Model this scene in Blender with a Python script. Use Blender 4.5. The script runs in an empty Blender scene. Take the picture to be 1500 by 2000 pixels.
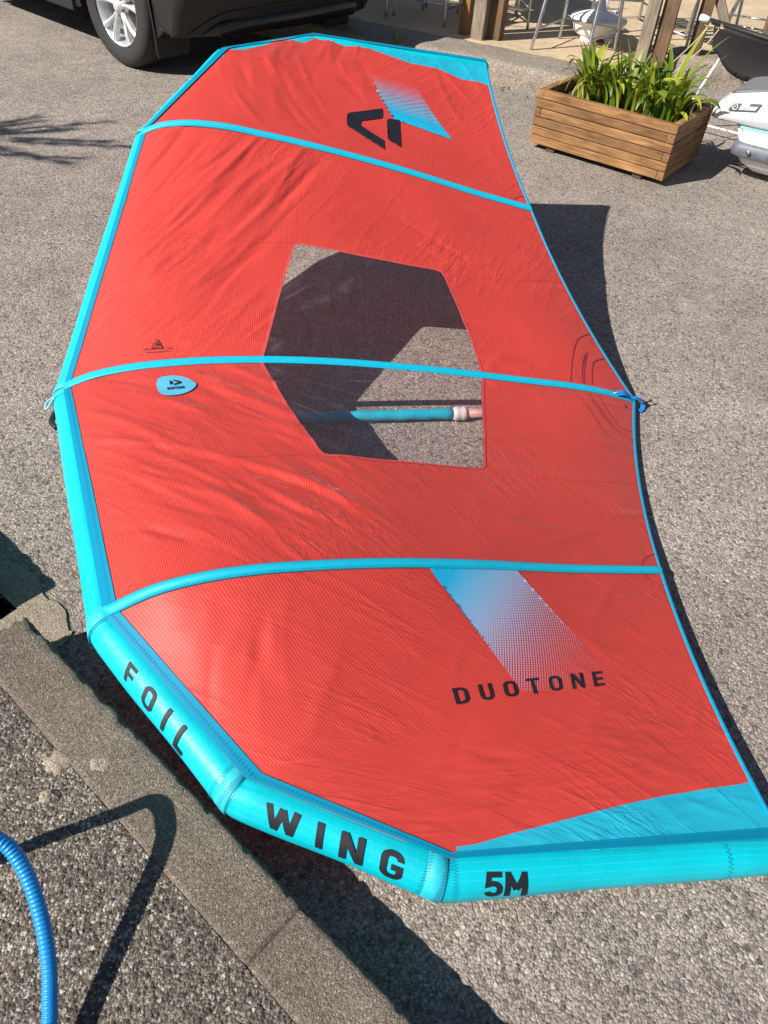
import bpy, bmesh, math, random
import numpy as np
from mathutils import Vector, Matrix, noise
from mathutils.geometry import delaunay_2d_cdt
R = math.radians
random.seed(7)
scene = bpy.context.scene
col = scene.collection

# ------------------------------------------------------------------ camera
CAM_H, CAM_F, CAM_P, CAM_R = 1.6, 1507.1, 0.76076, 0.09342
cam_data = bpy.data.cameras.new("camera")
cam_data.sensor_fit = 'VERTICAL'
cam_data.sensor_height = 24.0
cam_data.sensor_width = 18.0
cam_data.lens = 24.0 * CAM_F / 2000.0
cam_data.clip_start = 0.02
cam_data.clip_end = 400
cam = bpy.data.objects.new("camera", cam_data)
col.objects.link(cam)
_X = Vector((1, 0, 0)); _D = Vector((0, -math.sin(CAM_P), -math.cos(CAM_P))); _F = Vector((0, math.cos(CAM_P), -math.sin(CAM_P)))
_right = math.cos(CAM_R) * _X - math.sin(CAM_R) * _D
_down = math.sin(CAM_R) * _X + math.cos(CAM_R) * _D
m = Matrix.Identity(4)
for i in range(3):
    m[i][0] = _right[i]; m[i][1] = -_down[i]; m[i][2] = -_F[i]
m[2][3] = CAM_H
cam.matrix_world = m
scene.camera = cam
scene.render.resolution_x = 768; scene.render.resolution_y = 1024

# ------------------------------------------------------------------ light
SUN = Vector((1.0741, 0.6757, -1.0)).normalized()      # way the sunlight travels
world = bpy.data.worlds.new("World"); scene.world = world
world.use_nodes = True
wn = world.node_tree
for n in list(wn.nodes): wn.nodes.remove(n)
sky = wn.nodes.new('ShaderNodeTexSky'); sky.sky_type = 'NISHITA'; sky.sun_disc = False
sky.sun_elevation = math.asin(-SUN.z); sky.sun_rotation = math.atan2(-SUN.x, -SUN.y)
sky.air_density = 1.0; sky.dust_density = 0.4; sky.ozone_density = 1.0
bg = wn.nodes.new('ShaderNodeBackground'); bg.inputs['Strength'].default_value = 0.05
wo = wn.nodes.new('ShaderNodeOutputWorld')
wn.links.new(sky.outputs[0], bg.inputs[0]); wn.links.new(bg.outputs[0], wo.inputs[0])
sl = bpy.data.lights.new("sun", 'SUN'); sl.energy = 5.0; sl.angle = R(0.5); sl.color = (1.0, 0.945, 0.86)
so = bpy.data.objects.new("sun", sl); col.objects.link(so)
so.rotation_euler = SUN.to_track_quat('-Z', 'Y').to_euler(); so.location = (-5, -3, 6)
scene.view_settings.view_transform = 'Standard'; scene.view_settings.look = 'None'
scene.view_settings.exposure = 0.60; scene.view_settings.gamma = 1.0
scene.view_settings.use_curve_mapping = False

# ------------------------------------------------------------------ helpers
def tag(o, label=None, cat=None, group=None, kind=None):
    if label: o['label'] = label
    if cat: o['category'] = cat
    if group: o['group'] = group
    if kind: o['kind'] = kind
    return o
def empty(name, loc=(0, 0, 0), rz=0.0, label=None, cat=None, group=None):
    o = bpy.data.objects.new(name, None); col.objects.link(o)
    o.location = loc; o.rotation_euler = (0, 0, rz); o.empty_display_size = .1
    return tag(o, label, cat, group)
def mesh_obj(name, me, mat, parent=None, loc=None, rot=None):
    o = bpy.data.objects.new(name, me); col.objects.link(o)
    if mat and len(me.materials) == 0: me.materials.append(mat)
    if parent: o.parent = parent
    if loc: o.location = loc
    if rot: o.rotation_euler = rot
    return o
def bm_obj(name, bm, mat, parent=None, smooth=False, loc=None, rot=None, fixn=True):
    if fixn: bmesh.ops.recalc_face_normals(bm, faces=bm.faces[:])
    me = bpy.data.meshes.new(name); bm.to_mesh(me); bm.free()
    if smooth:
        for p in me.polygons: p.use_smooth = True
    return mesh_obj(name, me, mat, parent, loc, rot)
def raw_obj(name, V, F, mat, parent=None, smooth=True, uv=None):
    me = bpy.data.meshes.new(name); me.from_pydata([tuple(map(float, v)) for v in V], [], F); me.update()
    if smooth:
        for p in me.polygons: p.use_smooth = True
    if uv is not None:
        l = me.uv_layers.new(name="UVMap")
        for lp in me.loops: l.data[lp.index].uv = uv[lp.vertex_index]
    return mesh_obj(name, me, mat, parent)
def add_box(bm, c, s, rz=0.0, bev=0.0, rot=None):
    r = bmesh.ops.create_cube(bm, size=1.0)
    vs = r['verts']
    bmesh.ops.scale(bm, vec=s, verts=vs)
    if bev > 0:
        es = list({e for v in vs for e in v.link_edges})
        b = bmesh.ops.bevel(bm, geom=es, offset=bev, segments=2, profile=.6, affect='EDGES')
        vs = list({v for f in b['faces'] for v in f.verts} | {v for v in vs if v.is_valid})
    M = (rot if rot is not None else Matrix.Rotation(rz, 3, 'Z'))
    for v in vs: v.co = M @ v.co + Vector(c)
    return vs
def box_obj(name, c, s, mat, parent=None, rz=0.0, bev=.003, rot=None):
    bm = bmesh.new(); add_box(bm, (0, 0, 0), s, 0, bev)
    o = bm_obj(name, bm, mat, parent, loc=c)
    if rot is not None: o.rotation_euler = rot.to_euler()
    else: o.rotation_euler = (0, 0, rz)
    return o
def smooth_path(P, n):
    """Catmull-Rom through the points."""
    P = [Vector(p) for p in P]; out = []
    Q = [P[0] * 2 - P[1]] + P + [P[-1] * 2 - P[-2]]
    for i in range(1, len(Q) - 2):
        a, b, c, d = Q[i - 1:i + 3]
        for k in range(n):
            t = k / n
            out.append(.5 * ((2 * b) + (c - a) * t + (2 * a - 5 * b + 4 * c - d) * t * t + (3 * b - a - 3 * c + d) * t ** 3))
    out.append(P[-1]); return out
def add_tube(bm, path, rad, n=10, cap=True, closed=False):
    path = [Vector(p) for p in path]; N = len(path)
    rf = rad if callable(rad) else (lambda i: rad)
    up = None; rings = []
    for i in range(N):
        if closed: t = path[(i + 1) % N] - path[i - 1]
        else: t = path[min(i + 1, N - 1)] - path[max(i - 1, 0)]
        t.normalize()
        if up is None:
            up = Vector((0, 0, 1)) if abs(t.z) < .9 else Vector((1, 0, 0))
        x = t.cross(up)
        if x.length < 1e-6: x = t.orthogonal()
        x.normalize(); up = x.cross(t).normalized()
        r = rf(i)
        rings.append([bm.verts.new(path[i] + r * (math.cos(2 * math.pi * k / n) * x + math.sin(2 * math.pi * k / n) * up)) for k in range(n)])
    for i in range(N if closed else N - 1):
        a, b = rings[i], rings[(i + 1) % N]
        for k in range(n): bm.faces.new((a[k], a[(k + 1) % n], b[(k + 1) % n], b[k]))
    if cap and not closed:
        bm.faces.new(rings[0][::-1]); bm.faces.new(rings[-1])
def tube_obj(name, path, rad, mat, parent=None, n=10, closed=False):
    bm = bmesh.new(); add_tube(bm, path, rad, n, True, closed)
    return bm_obj(name, bm, mat, parent, smooth=True)
def lathe(bm, prof, n=32, axis='Z', c=(0, 0, 0)):
    rings = []
    for (r, h) in prof:
        row = []
        for k in range(n):
            a = 2 * math.pi * k / n
            p = (r * math.cos(a), r * math.sin(a), h) if axis == 'Z' else (r * math.cos(a), h, r * math.sin(a))
            row.append(bm.verts.new(Vector(p) + Vector(c)))
        rings.append(row)
    for i in range(len(rings) - 1):
        for k in range(n):
            bm.faces.new((rings[i][k], rings[i][(k + 1) % n], rings[i + 1][(k + 1) % n], rings[i + 1][k]))
    return rings
def copy_tree(o, parent=None):
    c = o.copy(); col.objects.link(c)
    if parent: c.parent = parent
    for ch in list(o.children): copy_tree(ch, c)
    return c

# ------------------------------------------------------------------ materials
class NT:
    def __init__(s, name):
        s.m = bpy.data.materials.new(name); s.m.use_nodes = True
        s.t = s.m.node_tree
        for n in list(s.t.nodes): s.t.nodes.remove(n)
        s.out = s.t.nodes.new('ShaderNodeOutputMaterial')
    def n(s, typ, _p=None, **kw):
        nd = s.t.nodes.new('ShaderNode' + typ)
        for k, v in (_p or {}).items(): setattr(nd, k, v)
        for k, v in kw.items():
            k2 = int(k[1:]) if k[0] == '_' and k[1:].isdigit() else k.replace('_', ' ')
            s.set(nd, k2, v)
        return nd
    def set(s, nd, k, v):
        inp = nd.inputs[k]
        if isinstance(v, bpy.types.NodeSocket): s.t.links.new(v, inp)
        elif isinstance(v, bpy.types.Node): s.t.links.new(v.outputs[0], inp)
        else:
            if isinstance(v, tuple) and len(v) == 3 and inp.type == 'RGBA': v = (*v, 1)
            inp.default_value = v
    def math(s, op, a, b=None, c=None, clamp=False):
        nd = s.n('Math', {'operation': op, 'use_clamp': clamp}); s.set(nd, 0, a)
        if b is not None: s.set(nd, 1, b)
        if c is not None: s.set(nd, 2, c)
        return nd.outputs[0]
    def mix(s, f, a, b, blend='MIX'):
        nd = s.n('Mix', {'data_type': 'RGBA', 'blend_type': blend})
        s.set(nd, 0, f); s.set(nd, 6, a); s.set(nd, 7, b); return nd.outputs[2]
    def ramp(s, f, stops, interp='LINEAR'):
        nd = s.n('ValToRGB'); s.set(nd, 0, f); cr = nd.color_ramp; cr.interpolation = interp
        while len(cr.elements) < len(stops): cr.elements.new(.5)
        for e, (p, c) in zip(cr.elements, stops):
            e.position = p; e.color = (*c, 1) if isinstance(c, tuple) else (c, c, c, 1)
        return nd.outputs[0]
    def mapr(s, v, a, b, c=0., d=1.):
        nd = s.n('MapRange'); s.set(nd, 0, v)
        for i, x in enumerate((a, b, c, d)): nd.inputs[i + 1].default_value = x
        return nd.outputs[0]
    def noise(s, vec, scale, detail=3, rough=.55, dist=0.0):
        nd = s.n('TexNoise', None, Scale=scale, Detail=detail, Roughness=rough, Distortion=dist)
        if vec is not None: s.set(nd, 'Vector', vec)
        return nd.outputs[0]
    def vor(s, vec, scale, feature='F1', rnd=1.0):
        nd = s.n('TexVoronoi', {'feature': feature}, Scale=scale, Randomness=rnd)
        if vec is not None: s.set(nd, 'Vector', vec)
        return nd
    def scalev(s, vec, sc):
        nd = s.n('Mapping'); s.set(nd, 0, vec); nd.inputs['Scale'].default_value = sc; return nd.outputs[0]
    def bump(s, h, dist, strength=1.0, prev=None):
        nd = s.n('Bump', None, Height=h, Distance=dist, Strength=strength)
        if prev is not None: s.set(nd, 'Normal', prev)
        return nd.outputs[0]
    def bsdf(s, color, rough=.5, metal=0., normal=None, spec=.5, **kw):
        nd = s.n('BsdfPrincipled'); s.set(nd, 'Base Color', color); s.set(nd, 'Roughness', rough); s.set(nd, 'Metallic', metal)
        s.set(nd, 'Specular IOR Level', spec)
        if normal is not None: s.set(nd, 'Normal', normal)
        for k, v in kw.items(): s.set(nd, k.replace('_', ' '), v)
        return nd.outputs[0]
    def done(s, sh):
        s.t.links.new(sh, s.out.inputs[0]); return s.m
    @property
    def obj(s): return s.n('TexCoord').outputs['Object']
    @property
    def uv(s): return s.n('TexCoord').outputs['UV']
    @property
    def rand(s): return s.n('ObjectInfo').outputs['Random']

M = {}
def simple(name, colr, rough=.5, metal=0., spec=.5, var=.12, scale=25, bumpd=0.0):
    t = NT(name); o = t.obj
    nz = t.noise(o, scale, 4, .6)
    c = t.mix(1.0, colr, t.mapr(nz, .3, .7, 1 - var, 1 + var), 'MULTIPLY')
    nr = t.bump(t.noise(o, scale * 6, 3), bumpd, .6) if bumpd else None
    M[name] = t.done(t.bsdf(c, t.mapr(nz, .2, .8, max(.02, rough - .06), rough + .08), metal, nr, spec)); return M[name]

def stone_ground(name, scale, cols, dirt, gap=.5, bump=.004, big=None, rough=.85, fleck=None, scale2=None, angular=False, worn=False):
    """Chipped stones set in binder: every Voronoi cell is one chip."""
    t = NT(name); o = t.obj
    warp = t.n('Mix', {'data_type': 'VECTOR'}); t.set(warp, 0, .004)
    t.set(warp, 4, o); t.set(warp, 5, t.n('TexNoise', None, Scale=scale * .9, Vector=o).outputs[1])
    v = warp.outputs[1]
    a = t.vor(v, scale)
    if angular: a.distance = 'MANHATTAN'
    b = t.vor(v, scale2 or scale * 1.9); e = t.vor(v, scale, 'DISTANCE_TO_EDGE')
    sep = t.n('SeparateColor'); t.set(sep, 0, a.outputs[1])
    sep2 = t.n('SeparateColor'); t.set(sep2, 0, b.outputs[1])
    c1 = t.ramp(sep.outputs[0], cols); c2 = t.ramp(sep2.outputs[1], cols)
    pick = t.math('GREATER_THAN', sep.outputs[2], .45)
    c = t.mix(pick, c2, c1)
    edge = t.mapr(e.outputs[0], 0.0, .10, 0, 1)
    c = t.mix(t.math('MULTIPLY', t.math('SUBTRACT', 1.0, edge), gap), c, dirt)
    fine = t.noise(o, scale * 6, 3, .7)
    c = t.mix(1.0, c, t.mapr(fine, .25, .75, .72, 1.28), 'MULTIPLY')
    wide = t.noise(o, 1.3, 5, .6); mid = t.noise(o, 9, 4, .6)
    c = t.mix(1.0, c, t.mapr(wide, .3, .7, .86, 1.12), 'MULTIPLY')
    c = t.mix(1.0, c, t.mapr(mid, .3, .7, .88, 1.12), 'MULTIPLY')
    if fleck:
        f = t.vor(v, scale * .55); fs = t.n('SeparateColor'); t.set(fs, 0, f.outputs[1])
        k = t.math('MULTIPLY', t.math('GREATER_THAN', fs.outputs[0], 1 - fleck[0]), t.math('LESS_THAN', f.outputs[0], .42))
        c = t.mix(k, c, t.mix(fs.outputs[1], fleck[1], fleck[2]))
    if worn:            # trodden, stained surface: broad stains, darker oil spots, pale dusty drifts
        st = t.noise(o, .55, 6, .62, .6); c = t.mix(1.0, c, t.mapr(st, .35, .68, .84, 1.10), 'MULTIPLY')
        sp = t.mapr(t.noise(o, 3.1, 4, .6), .62, .74, 0, .42); c = t.mix(sp, c, (.12, .10, .09))
        du = t.mapr(t.noise(o, 2.0, 5, .65), .55, .75, 0, .22); c = t.mix(du, c, (.46, .40, .33))
    h = t.math('ADD', t.math('MULTIPLY', t.math('SUBTRACT', .6, a.outputs[0]), pick), t.math('MULTIPLY', t.math('SUBTRACT', .5, b.outputs[0]), .6))
    h = t.math('ADD', h, t.math('MULTIPLY', sep.outputs[1], .55))
    nr = t.bump(t.noise(o, scale * 3, 3, .6), bump * .35, .8)
    nr = t.bump(h, bump, 1.0, nr)
    M[name] = t.done(t.bsdf(c, rough, 0, nr, .35)); return M[name]

stone_ground('asphalt', 100, [(0.0, (.14, .12, .11)), (.2, (.26, .221, .195)), (.5, (.35, .298, .262)), (.8, (.41, .353, .312)), (1.0, (.53, .475, .42))],
             (.09, .073, .066), .70, .0036, fleck=(.025, (.10, .09, .085), (.20, .17, .15)), worn=True)
stone_ground('aggregate', 150, [(0.0, (.06, .048, .04)), (.35, (.12, .097, .08)), (.6, (.18, .147, .12)), (.82, (.27, .23, .195)), (1.0, (.46, .42, .37))],
             (.055, .042, .034), .6, .0032, scale2=230, angular=True, fleck=(.035, (.30, .27, .24), (.48, .44, .40)), worn=True)
stone_ground('kerb_concrete', 330, [(0.0, (.12, .093, .072)), (.4, (.205, .163, .128)), (.8, (.285, .23, .182)), (1.0, (.42, .36, .30))],
             (.09, .07, .055), .4, .0022, fleck=(.02, (.24, .22, .2), (.34, .32, .29)), worn=True)
stone_ground('ledge_concrete', 120, [(0.0, (.19, .155, .125)), (.5, (.31, .26, .21)), (1.0, (.45, .39, .33))], (.15, .12, .095), .4, .004)
stone_ground('patio_concrete', 160, [(0.0, (.46, .345, .215)), (.5, (.55, .42, .27)), (1.0, (.63, .50, .35))], (.40, .29, .18), .3, .0012)
stone_ground('gutter_concrete', 260, [(0.0, (.24, .195, .145)), (.5, (.38, .31, .235)), (1.0, (.50, .43, .34))], (.19, .15, .11), .3, .0022)
simple('pit_dark', (.02, .016, .013), .95, var=.3)

def fabric(name, base, trans, tcol, rib=True, rough=.42, spec=.5, ribc=.10, sheen=.35):
    t = NT(name); uv = t.uv
    sep = t.n('SeparateXYZ'); t.set(sep, 0, uv)
    def lines(sock, per, w):
        f = t.math('FRACT', t.math('DIVIDE', sock, per))
        return t.math('LESS_THAN', t.math('ABSOLUTE', t.math('SUBTRACT', f, .5)), w)
    wide = t.noise(uv, 4.0, 4, .55)
    c = t.mix(1.0, base, t.mapr(wide, .3, .7, .93, 1.06), 'MULTIPLY')
    if rib:
        l1 = lines(sep.outputs[1], .0062, .15); l2 = lines(sep.outputs[0], .0075, .08)
        lm = t.math('MAXIMUM', l1, t.math('MULTIPLY', l2, .45))
        c = t.mix(t.math('MULTIPLY', lm, ribc), c, (1, .62, .55))
    # crinkles: stretched noise ridges in two directions
    def ridge(ang, sx, sy, sc):
        mp = t.n('Mapping'); t.set(mp, 0, uv); mp.inputs['Rotation'].default_value = (0, 0, -ang)
        n1 = t.noise(t.scalev(mp.outputs[0], (sx, sy, 1)), sc, 3, .5, .5)
        return t.math('POWER', t.math('SUBTRACT', 1.0, t.math('ABSOLUTE', t.math('MULTIPLY', t.math('SUBTRACT', n1, .5), 4.0)), None, True), 4.0)
    h = t.math('ADD', ridge(R(40), .22, 1.4, 8), t.math('MULTIPLY', ridge(R(88), .3, 1.2, 13), .6))
    h = t.math('ADD', h, t.math('MULTIPLY', ridge(R(20), .4, 1.2, 22), .35))
    mask = t.mapr(t.noise(uv, 2.6, 3, .5), .40, .66, .08, 1.0)
    nr = t.bump(t.math('MULTIPLY', h, mask), .0030, .75)
    if rib: nr = t.bump(lm, .0004, .6, nr)
    p = t.bsdf(c, t.mapr(wide, .3, .7, rough - .05, rough + .07), 0, nr, spec, Sheen_Weight=sheen, Sheen_Roughness=.30, Sheen_Tint=(1, .66, .58, 1) if base[0] > .2 else (.6, .9, 1, 1))
    tr = t.n('BsdfTranslucent', None, Color=tcol, Normal=nr)
    mx = t.n('MixShader'); t.set(mx, 0, trans); t.set(mx, 1, p); t.set(mx, 2, tr.outputs[0])
    M[name] = t.done(mx.outputs[0]); return M[name]
fabric('canopy_red', (.62, .036, .026), .20, (.55, .030, .035), True, .52, .34, .12, .40)
fabric('canopy_blue', (.0, .43, .62), .16, (.0, .4, .6), True, .45, .4, .05, .2)
fabric('flap_blue', (.0, .24, .405), .10, (.0, .25, .42), False, .6, .2, sheen=0.0)
simple('batten_blue', (.0, .44, .63), .55, var=.05, scale=60, bumpd=.0006)
simple('tape_blue', (.0, .32, .54), .6, var=.08, scale=80, bumpd=.0006)
simple('webbing_blue', (.005, .17, .52), .7, var=.2, scale=120, bumpd=.001)
simple('stitch_dark', (.0, .14, .28), .8)
simple('stitch_purple', (.34, .035, .055), .8)
simple('stitch_blue', (.0, .24, .42), .8)
simple('stitch_red', (.60, .05, .04), .6)
simple('badge_blue', (.08, .40, .60), .5, var=.05)
simple('toggle_black', (.015, .015, .017), .5)
simple('loop_pale', (.35, .60, .70), .7)
def tube_mat():
    t = NT('tube_blue'); uv = t.uv
    sep = t.n('SeparateXYZ'); t.set(sep, 0, uv)
    f = t.math('FRACT', t.math('DIVIDE', sep.outputs[1], .017))
    ln = t.math('LESS_THAN', t.math('ABSOLUTE', t.math('SUBTRACT', f, .5)), .04)
    wide = t.noise(t.obj, 7, 4, .6)
    c = t.mix(1.0, (.0, .47, .575), t.mapr(wide, .3, .7, .88, 1.08), 'MULTIPLY')
    c = t.mix(t.math('MULTIPLY', ln, .07), c, (.3, .85, .9))
    nr = t.bump(t.noise(t.obj, 38, 5, .65, .6), .0022, .6)
    M['tube_blue'] = t.done(t.bsdf(c, .40, 0, nr, .45))
tube_mat()
def ink():
    t = NT('ink_black'); n1 = t.noise(t.obj, 900, 2, .6)
    M['ink_black'] = t.done(t.bsdf((.012, .012, .02), t.mapr(n1, .3, .7, .42, .62), 0, t.bump(n1, .0008, .7), .4))
ink()
def film():
    t = NT('window_film'); uv = t.uv
    h = t.noise(t.scalev(uv, (.5, 1.5, 1)), 12, 4, .6, .8)
    nr = t.bump(h, .012, .8)
    tr = t.n('BsdfTransparent', None, Color=(.90, .865, .875))
    gl = t.n('BsdfGlossy', None, Color=(.9, .9, .9), Roughness=.12, Normal=nr)
    df = t.n('BsdfDiffuse', None, Color=(.6, .5, .52), Normal=nr)
    fc = t.n('LayerWeight', None, Blend=.5, Normal=nr).outputs['Facing']
    fr = t.math('ADD', .04, t.math('MULTIPLY', t.math('POWER', fc, 5.0), .9))
    scr = t.math('MULTIPLY', t.mapr(t.noise(t.scalev(uv, (1, 6, 1)), 60, 4, .7), .62, .74, 0, 1), .22)
    cre = None
    for ang, sc_, th in ((R(48), 4, 8.0),):
        mp = t.n('Mapping'); t.set(mp, 0, uv); mp.inputs['Rotation'].default_value = (0, 0, -ang)
        q = t.noise(t.scalev(mp.outputs[0], (.18, 1, 1)), sc_, 3, .5, .3)
        q = t.math('POWER', t.math('SUBTRACT', 1.0, t.math('ABSOLUTE', t.math('MULTIPLY', t.math('SUBTRACT', q, .5), 4.0)), None, True), th * 3)
        cre = q if cre is None else t.math('MAXIMUM', cre, q)
    cre = t.math('MULTIPLY', cre, t.mapr(t.noise(uv, 5, 2, .5), .52, .72, 0, .13))
    a = t.n('MixShader'); t.set(a, 0, t.math('ADD', t.math('ADD', .03, scr), cre)); t.set(a, 1, tr.outputs[0]); t.set(a, 2, df.outputs[0])
    b = t.n('MixShader'); t.set(b, 0, fr); t.set(b, 1, a.outputs[0]); t.set(b, 2, gl.outputs[0])
    M['window_film'] = t.done(b.outputs[0])
film()
def halftone(name, near):
    """Printed dot / line screen that thins out; bare fabric shows between."""
    t = NT(name); uv = t.uv; sep = t.n('SeparateXYZ'); t.set(sep, 0, uv)
    u, v = sep.outputs[0], sep.outputs[1]
    if near:      # u 0..1 across, v 0..1 from the batten down
        fade = t.math('ADD', t.math('MULTIPLY', v, .80), t.math('MULTIPLY', u, .42))
        dens = t.mapr(fade, .0, 1.12, .76, .06)
        x = t.math('MULTIPLY', u, 40.0); y = t.math('MULTIPLY', v, 72.0)
        row = t.math('MULTIPLY', t.math('MODULO', t.math('FLOOR', y), 2.0), .5)
        fx = t.math('SUBTRACT', t.math('FRACT', t.math('ADD', x, row)), .5); fy = t.math('SUBTRACT', t.math('FRACT', y), .5)
        r = t.math('SQRT', t.math('ADD', t.math('MULTIPLY', fx, fx), t.math('MULTIPLY', fy, fy)))
        mk = t.math('LESS_THAN', r, dens)
        c = t.ramp(fade, [(.12, (.01, .36, .62)), (.5, (.36, .42, .62)), (.95, (.50, .26, .34))])
    else:
        dens = t.mapr(v, .36, .95, .0, 1.0)
        f = t.math('FRACT', t.math('ADD', t.math('MULTIPLY', v, 62.0), t.math('MULTIPLY', u, 12.0)))
        mk = t.math('LESS_THAN', f, dens)
        c = t.ramp(v, [(.36, (.52, .28, .40)), (.62, (.36, .42, .62)), (.88, (.01, .38, .62))])
    p = t.bsdf(c, .45, 0, None, .45); tr = t.n('BsdfTransparent')
    mx = t.n('MixShader'); t.set(mx, 0, mk); t.set(mx, 1, tr.outputs[0]); t.set(mx, 2, p)
    M[name] = t.done(mx.outputs[0])
halftone('dot_print', True); halftone('line_print', False)

def wood(name, a, b, c3, rough=.6, grain=1.0):
    t = NT(name); o = t.obj; rnd = t.rand
    off = t.n('CombineXYZ'); t.set(off, 0, t.math('MULTIPLY', rnd, 37.0)); t.set(off, 1, t.math('MULTIPLY', rnd, 11.0))
    v = t.n('VectorMath', {'operation': 'ADD'}); t.set(v, 0, o); t.set(v, 1, off)
    st = t.scalev(v.outputs[0], (1.6, 22, 22))
    g = t.noise(st, 3.0, 5, .6, 1.2); g2 = t.noise(t.scalev(v.outputs[0], (3, 80, 80)), 3, 3, .6)
    bl = t.noise(v.outputs[0], 5, 3, .5)
    cc = t.ramp(g, [(.25, a), (.55, b), (.8, c3)])
    cc = t.mix(1.0, cc, t.mapr(g2, .3, .7, .8, 1.15), 'MULTIPLY')
    cc = t.mix(1.0, cc, t.mapr(bl, .3, .7, .68, 1.25), 'MULTIPLY')
    cc = t.mix(1.0, cc, t.mapr(rnd, 0, 1, .8, 1.18), 'MULTIPLY')
    M[name] = t.done(t.bsdf(cc, rough, 0, t.bump(g2, .0015 * grain, .7), .35)); return M[name]
wood('planter_wood', (.11, .052, .022), (.28, .142, .056), (.43, .25, .115))
wood('post_wood', (.13, .10, .075), (.25, .20, .155), (.36, .31, .25), .85, 1.6)
wood('slat_wood', (.12, .045, .02), (.20, .08, .035), (.28, .13, .06))
simple('block_dark', (.075, .045, .022), .8, var=.25)
def leaf():
    t = NT('leaf_green'); rnd = t.rand; uv = t.uv; sep = t.n('SeparateXYZ'); t.set(sep, 0, uv)
    c = t.ramp(rnd, [(0, (.06, .135, .012)), (.35, (.12, .21, .016)), (.7, (.27, .33, .025)), (1, (.47, .45, .05))])
    tip = t.mapr(sep.outputs[1], .86, 1.0, 0, .8)
    c = t.mix(tip, c, (.42, .33, .10))
    stripe = t.noise(t.scalev(uv, (30, 1.5, 1)), 3, 2)
    c = t.mix(1.0, c, t.mapr(stripe, .3, .7, .82, 1.15), 'MULTIPLY')
    p = t.bsdf(c, .42, 0, None, .5); tr = t.n('BsdfTranslucent'); t.set(tr, 0, t.mix(.5, c, (.3, .42, .03)))
    mx = t.n('MixShader'); t.set(mx, 0, .3); t.set(mx, 1, p); t.set(mx, 2, tr.outputs[0])
    M['leaf_green'] = t.done(mx.outputs[0])
leaf()
simple('leaf_dry', (.50, .40, .22), .8, var=.2, scale=40)
simple('soil', (.05, .032, .02), .95, var=.4, scale=60, bumpd=.01)
simple('hull_white', (.74, .75, .76), .35, var=.04)
simple('deck_grey', (.17, .165, .18), .75, var=.12, scale=50, bumpd=.001)
simple('rub_grey', (.12, .135, .16), .5, var=.2, scale=30)
simple('sling_black', (.012, .010, .011), .75, var=.2, scale=90, bumpd=.001)
simple('plastic_black', (.011, .010, .0105), .6, var=.1, scale=40, bumpd=.0004)
simple('paint_dark', (.010, .009, .010), .25, var=.05)
simple('tyre_rubber', (.02, .019, .019), .75, var=.2, scale=60)
simple('rim_silver', (.72, .73, .75), .34, .55, var=.04)
simple('disc_steel', (.25, .24, .23), .4, 1.0, var=.2)
simple('chrome', (.65, .65, .66), .18, 1.0, var=.03)
simple('aluminium', (.60, .61, .63), .32, 1.0, var=.08)
simple('white_plastic', (.80, .80, .80), .45, var=.03)
simple('white_metal', (.72, .74, .76), .4, var=.05)
simple('glass_dark', (.01, .012, .014), .05)
simple('lamp_red', (.25, .01, .01), .15)
simple('turquoise', (.25, .60, .65), .4)
simple('boom_pink', (.50, .27, .26), .45, var=.1)
simple('clamp_white', (.68, .64, .64), .5, var=.1)
simple('bark', (.09, .065, .045), .9, var=.4, scale=20, bumpd=.01)
simple('foliage', (.05, .085, .02), .6, var=.3, scale=3)
def hose_m():
    t = NT('hose_blue')
    M['hose_blue'] = t.done(t.bsdf((.005, .245, .64), .42, 0, t.bump(t.noise(t.obj, 200, 3), .0006, .5), .5))
hose_m()
# ------------------------------------------------------------------ the setting
def cdt_fill(pts, loops):
    """Triangulate the area between the first loop and the others (holes)."""
    vs, es = [], []
    for lp in loops:
        b = len(vs); vs += [Vector(p) for p in lp]; es += [(b + i, b + (i + 1) % len(lp)) for i in range(len(lp))]
    vs += [Vector(p) for p in pts]
    r = delaunay_2d_cdt(vs, es, [], 0, 1e-6)
    def inside(c, lp):
        k = False
        for i in range(len(lp)):
            x1, y1 = lp[i]; x2, y2 = lp[i - 1]
            if (y1 > c[1]) != (y2 > c[1]) and c[0] < (x2 - x1) * (c[1] - y1) / (y2 - y1) + x1: k = not k
        return k
    out = []
    for f in r[2]:
        c = sum((r[0][i] for i in f), Vector((0, 0))) / len(f)
        if inside(c, loops[0]) and not any(inside(c, l) for l in loops[1:]): out.append(f)
    return [tuple(v) for v in r[0]], out
KC = Vector((-.82, 1.094)); KS = Vector((.787, -.617)); KN = Vector((-.617, -.787)); PAV_Z = .125
def K(s, n): p = KC + KS * s + KN * n; return (p.x, p.y)
pit = [K(-.25, -.02), K(-.13, -.025), K(-.12, .10), K(-.13, .30), K(-.25, .30)]
V, F = cdt_fill([(-1.5, 2), (0, 3)], [[(-60, -60), (60, -60), (60, 90), (-60, 90)], pit])
road = raw_obj('road', [(x, y, 0) for x, y in V], F, M['asphalt'], smooth=False); tag(road, kind='structure')
bm = bmesh.new()
top = [bm.verts.new((x, y, 0.0)) for x, y in pit]; bot = [bm.verts.new((x, y, -.28)) for x, y in pit]
for i in range(5): bm.faces.new((top[i], top[(i + 1) % 5], bot[(i + 1) % 5], bot[i]))
bm.faces.new(bot)
bm_obj('drain_pit', bm, M['pit_dark'], road)
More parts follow.
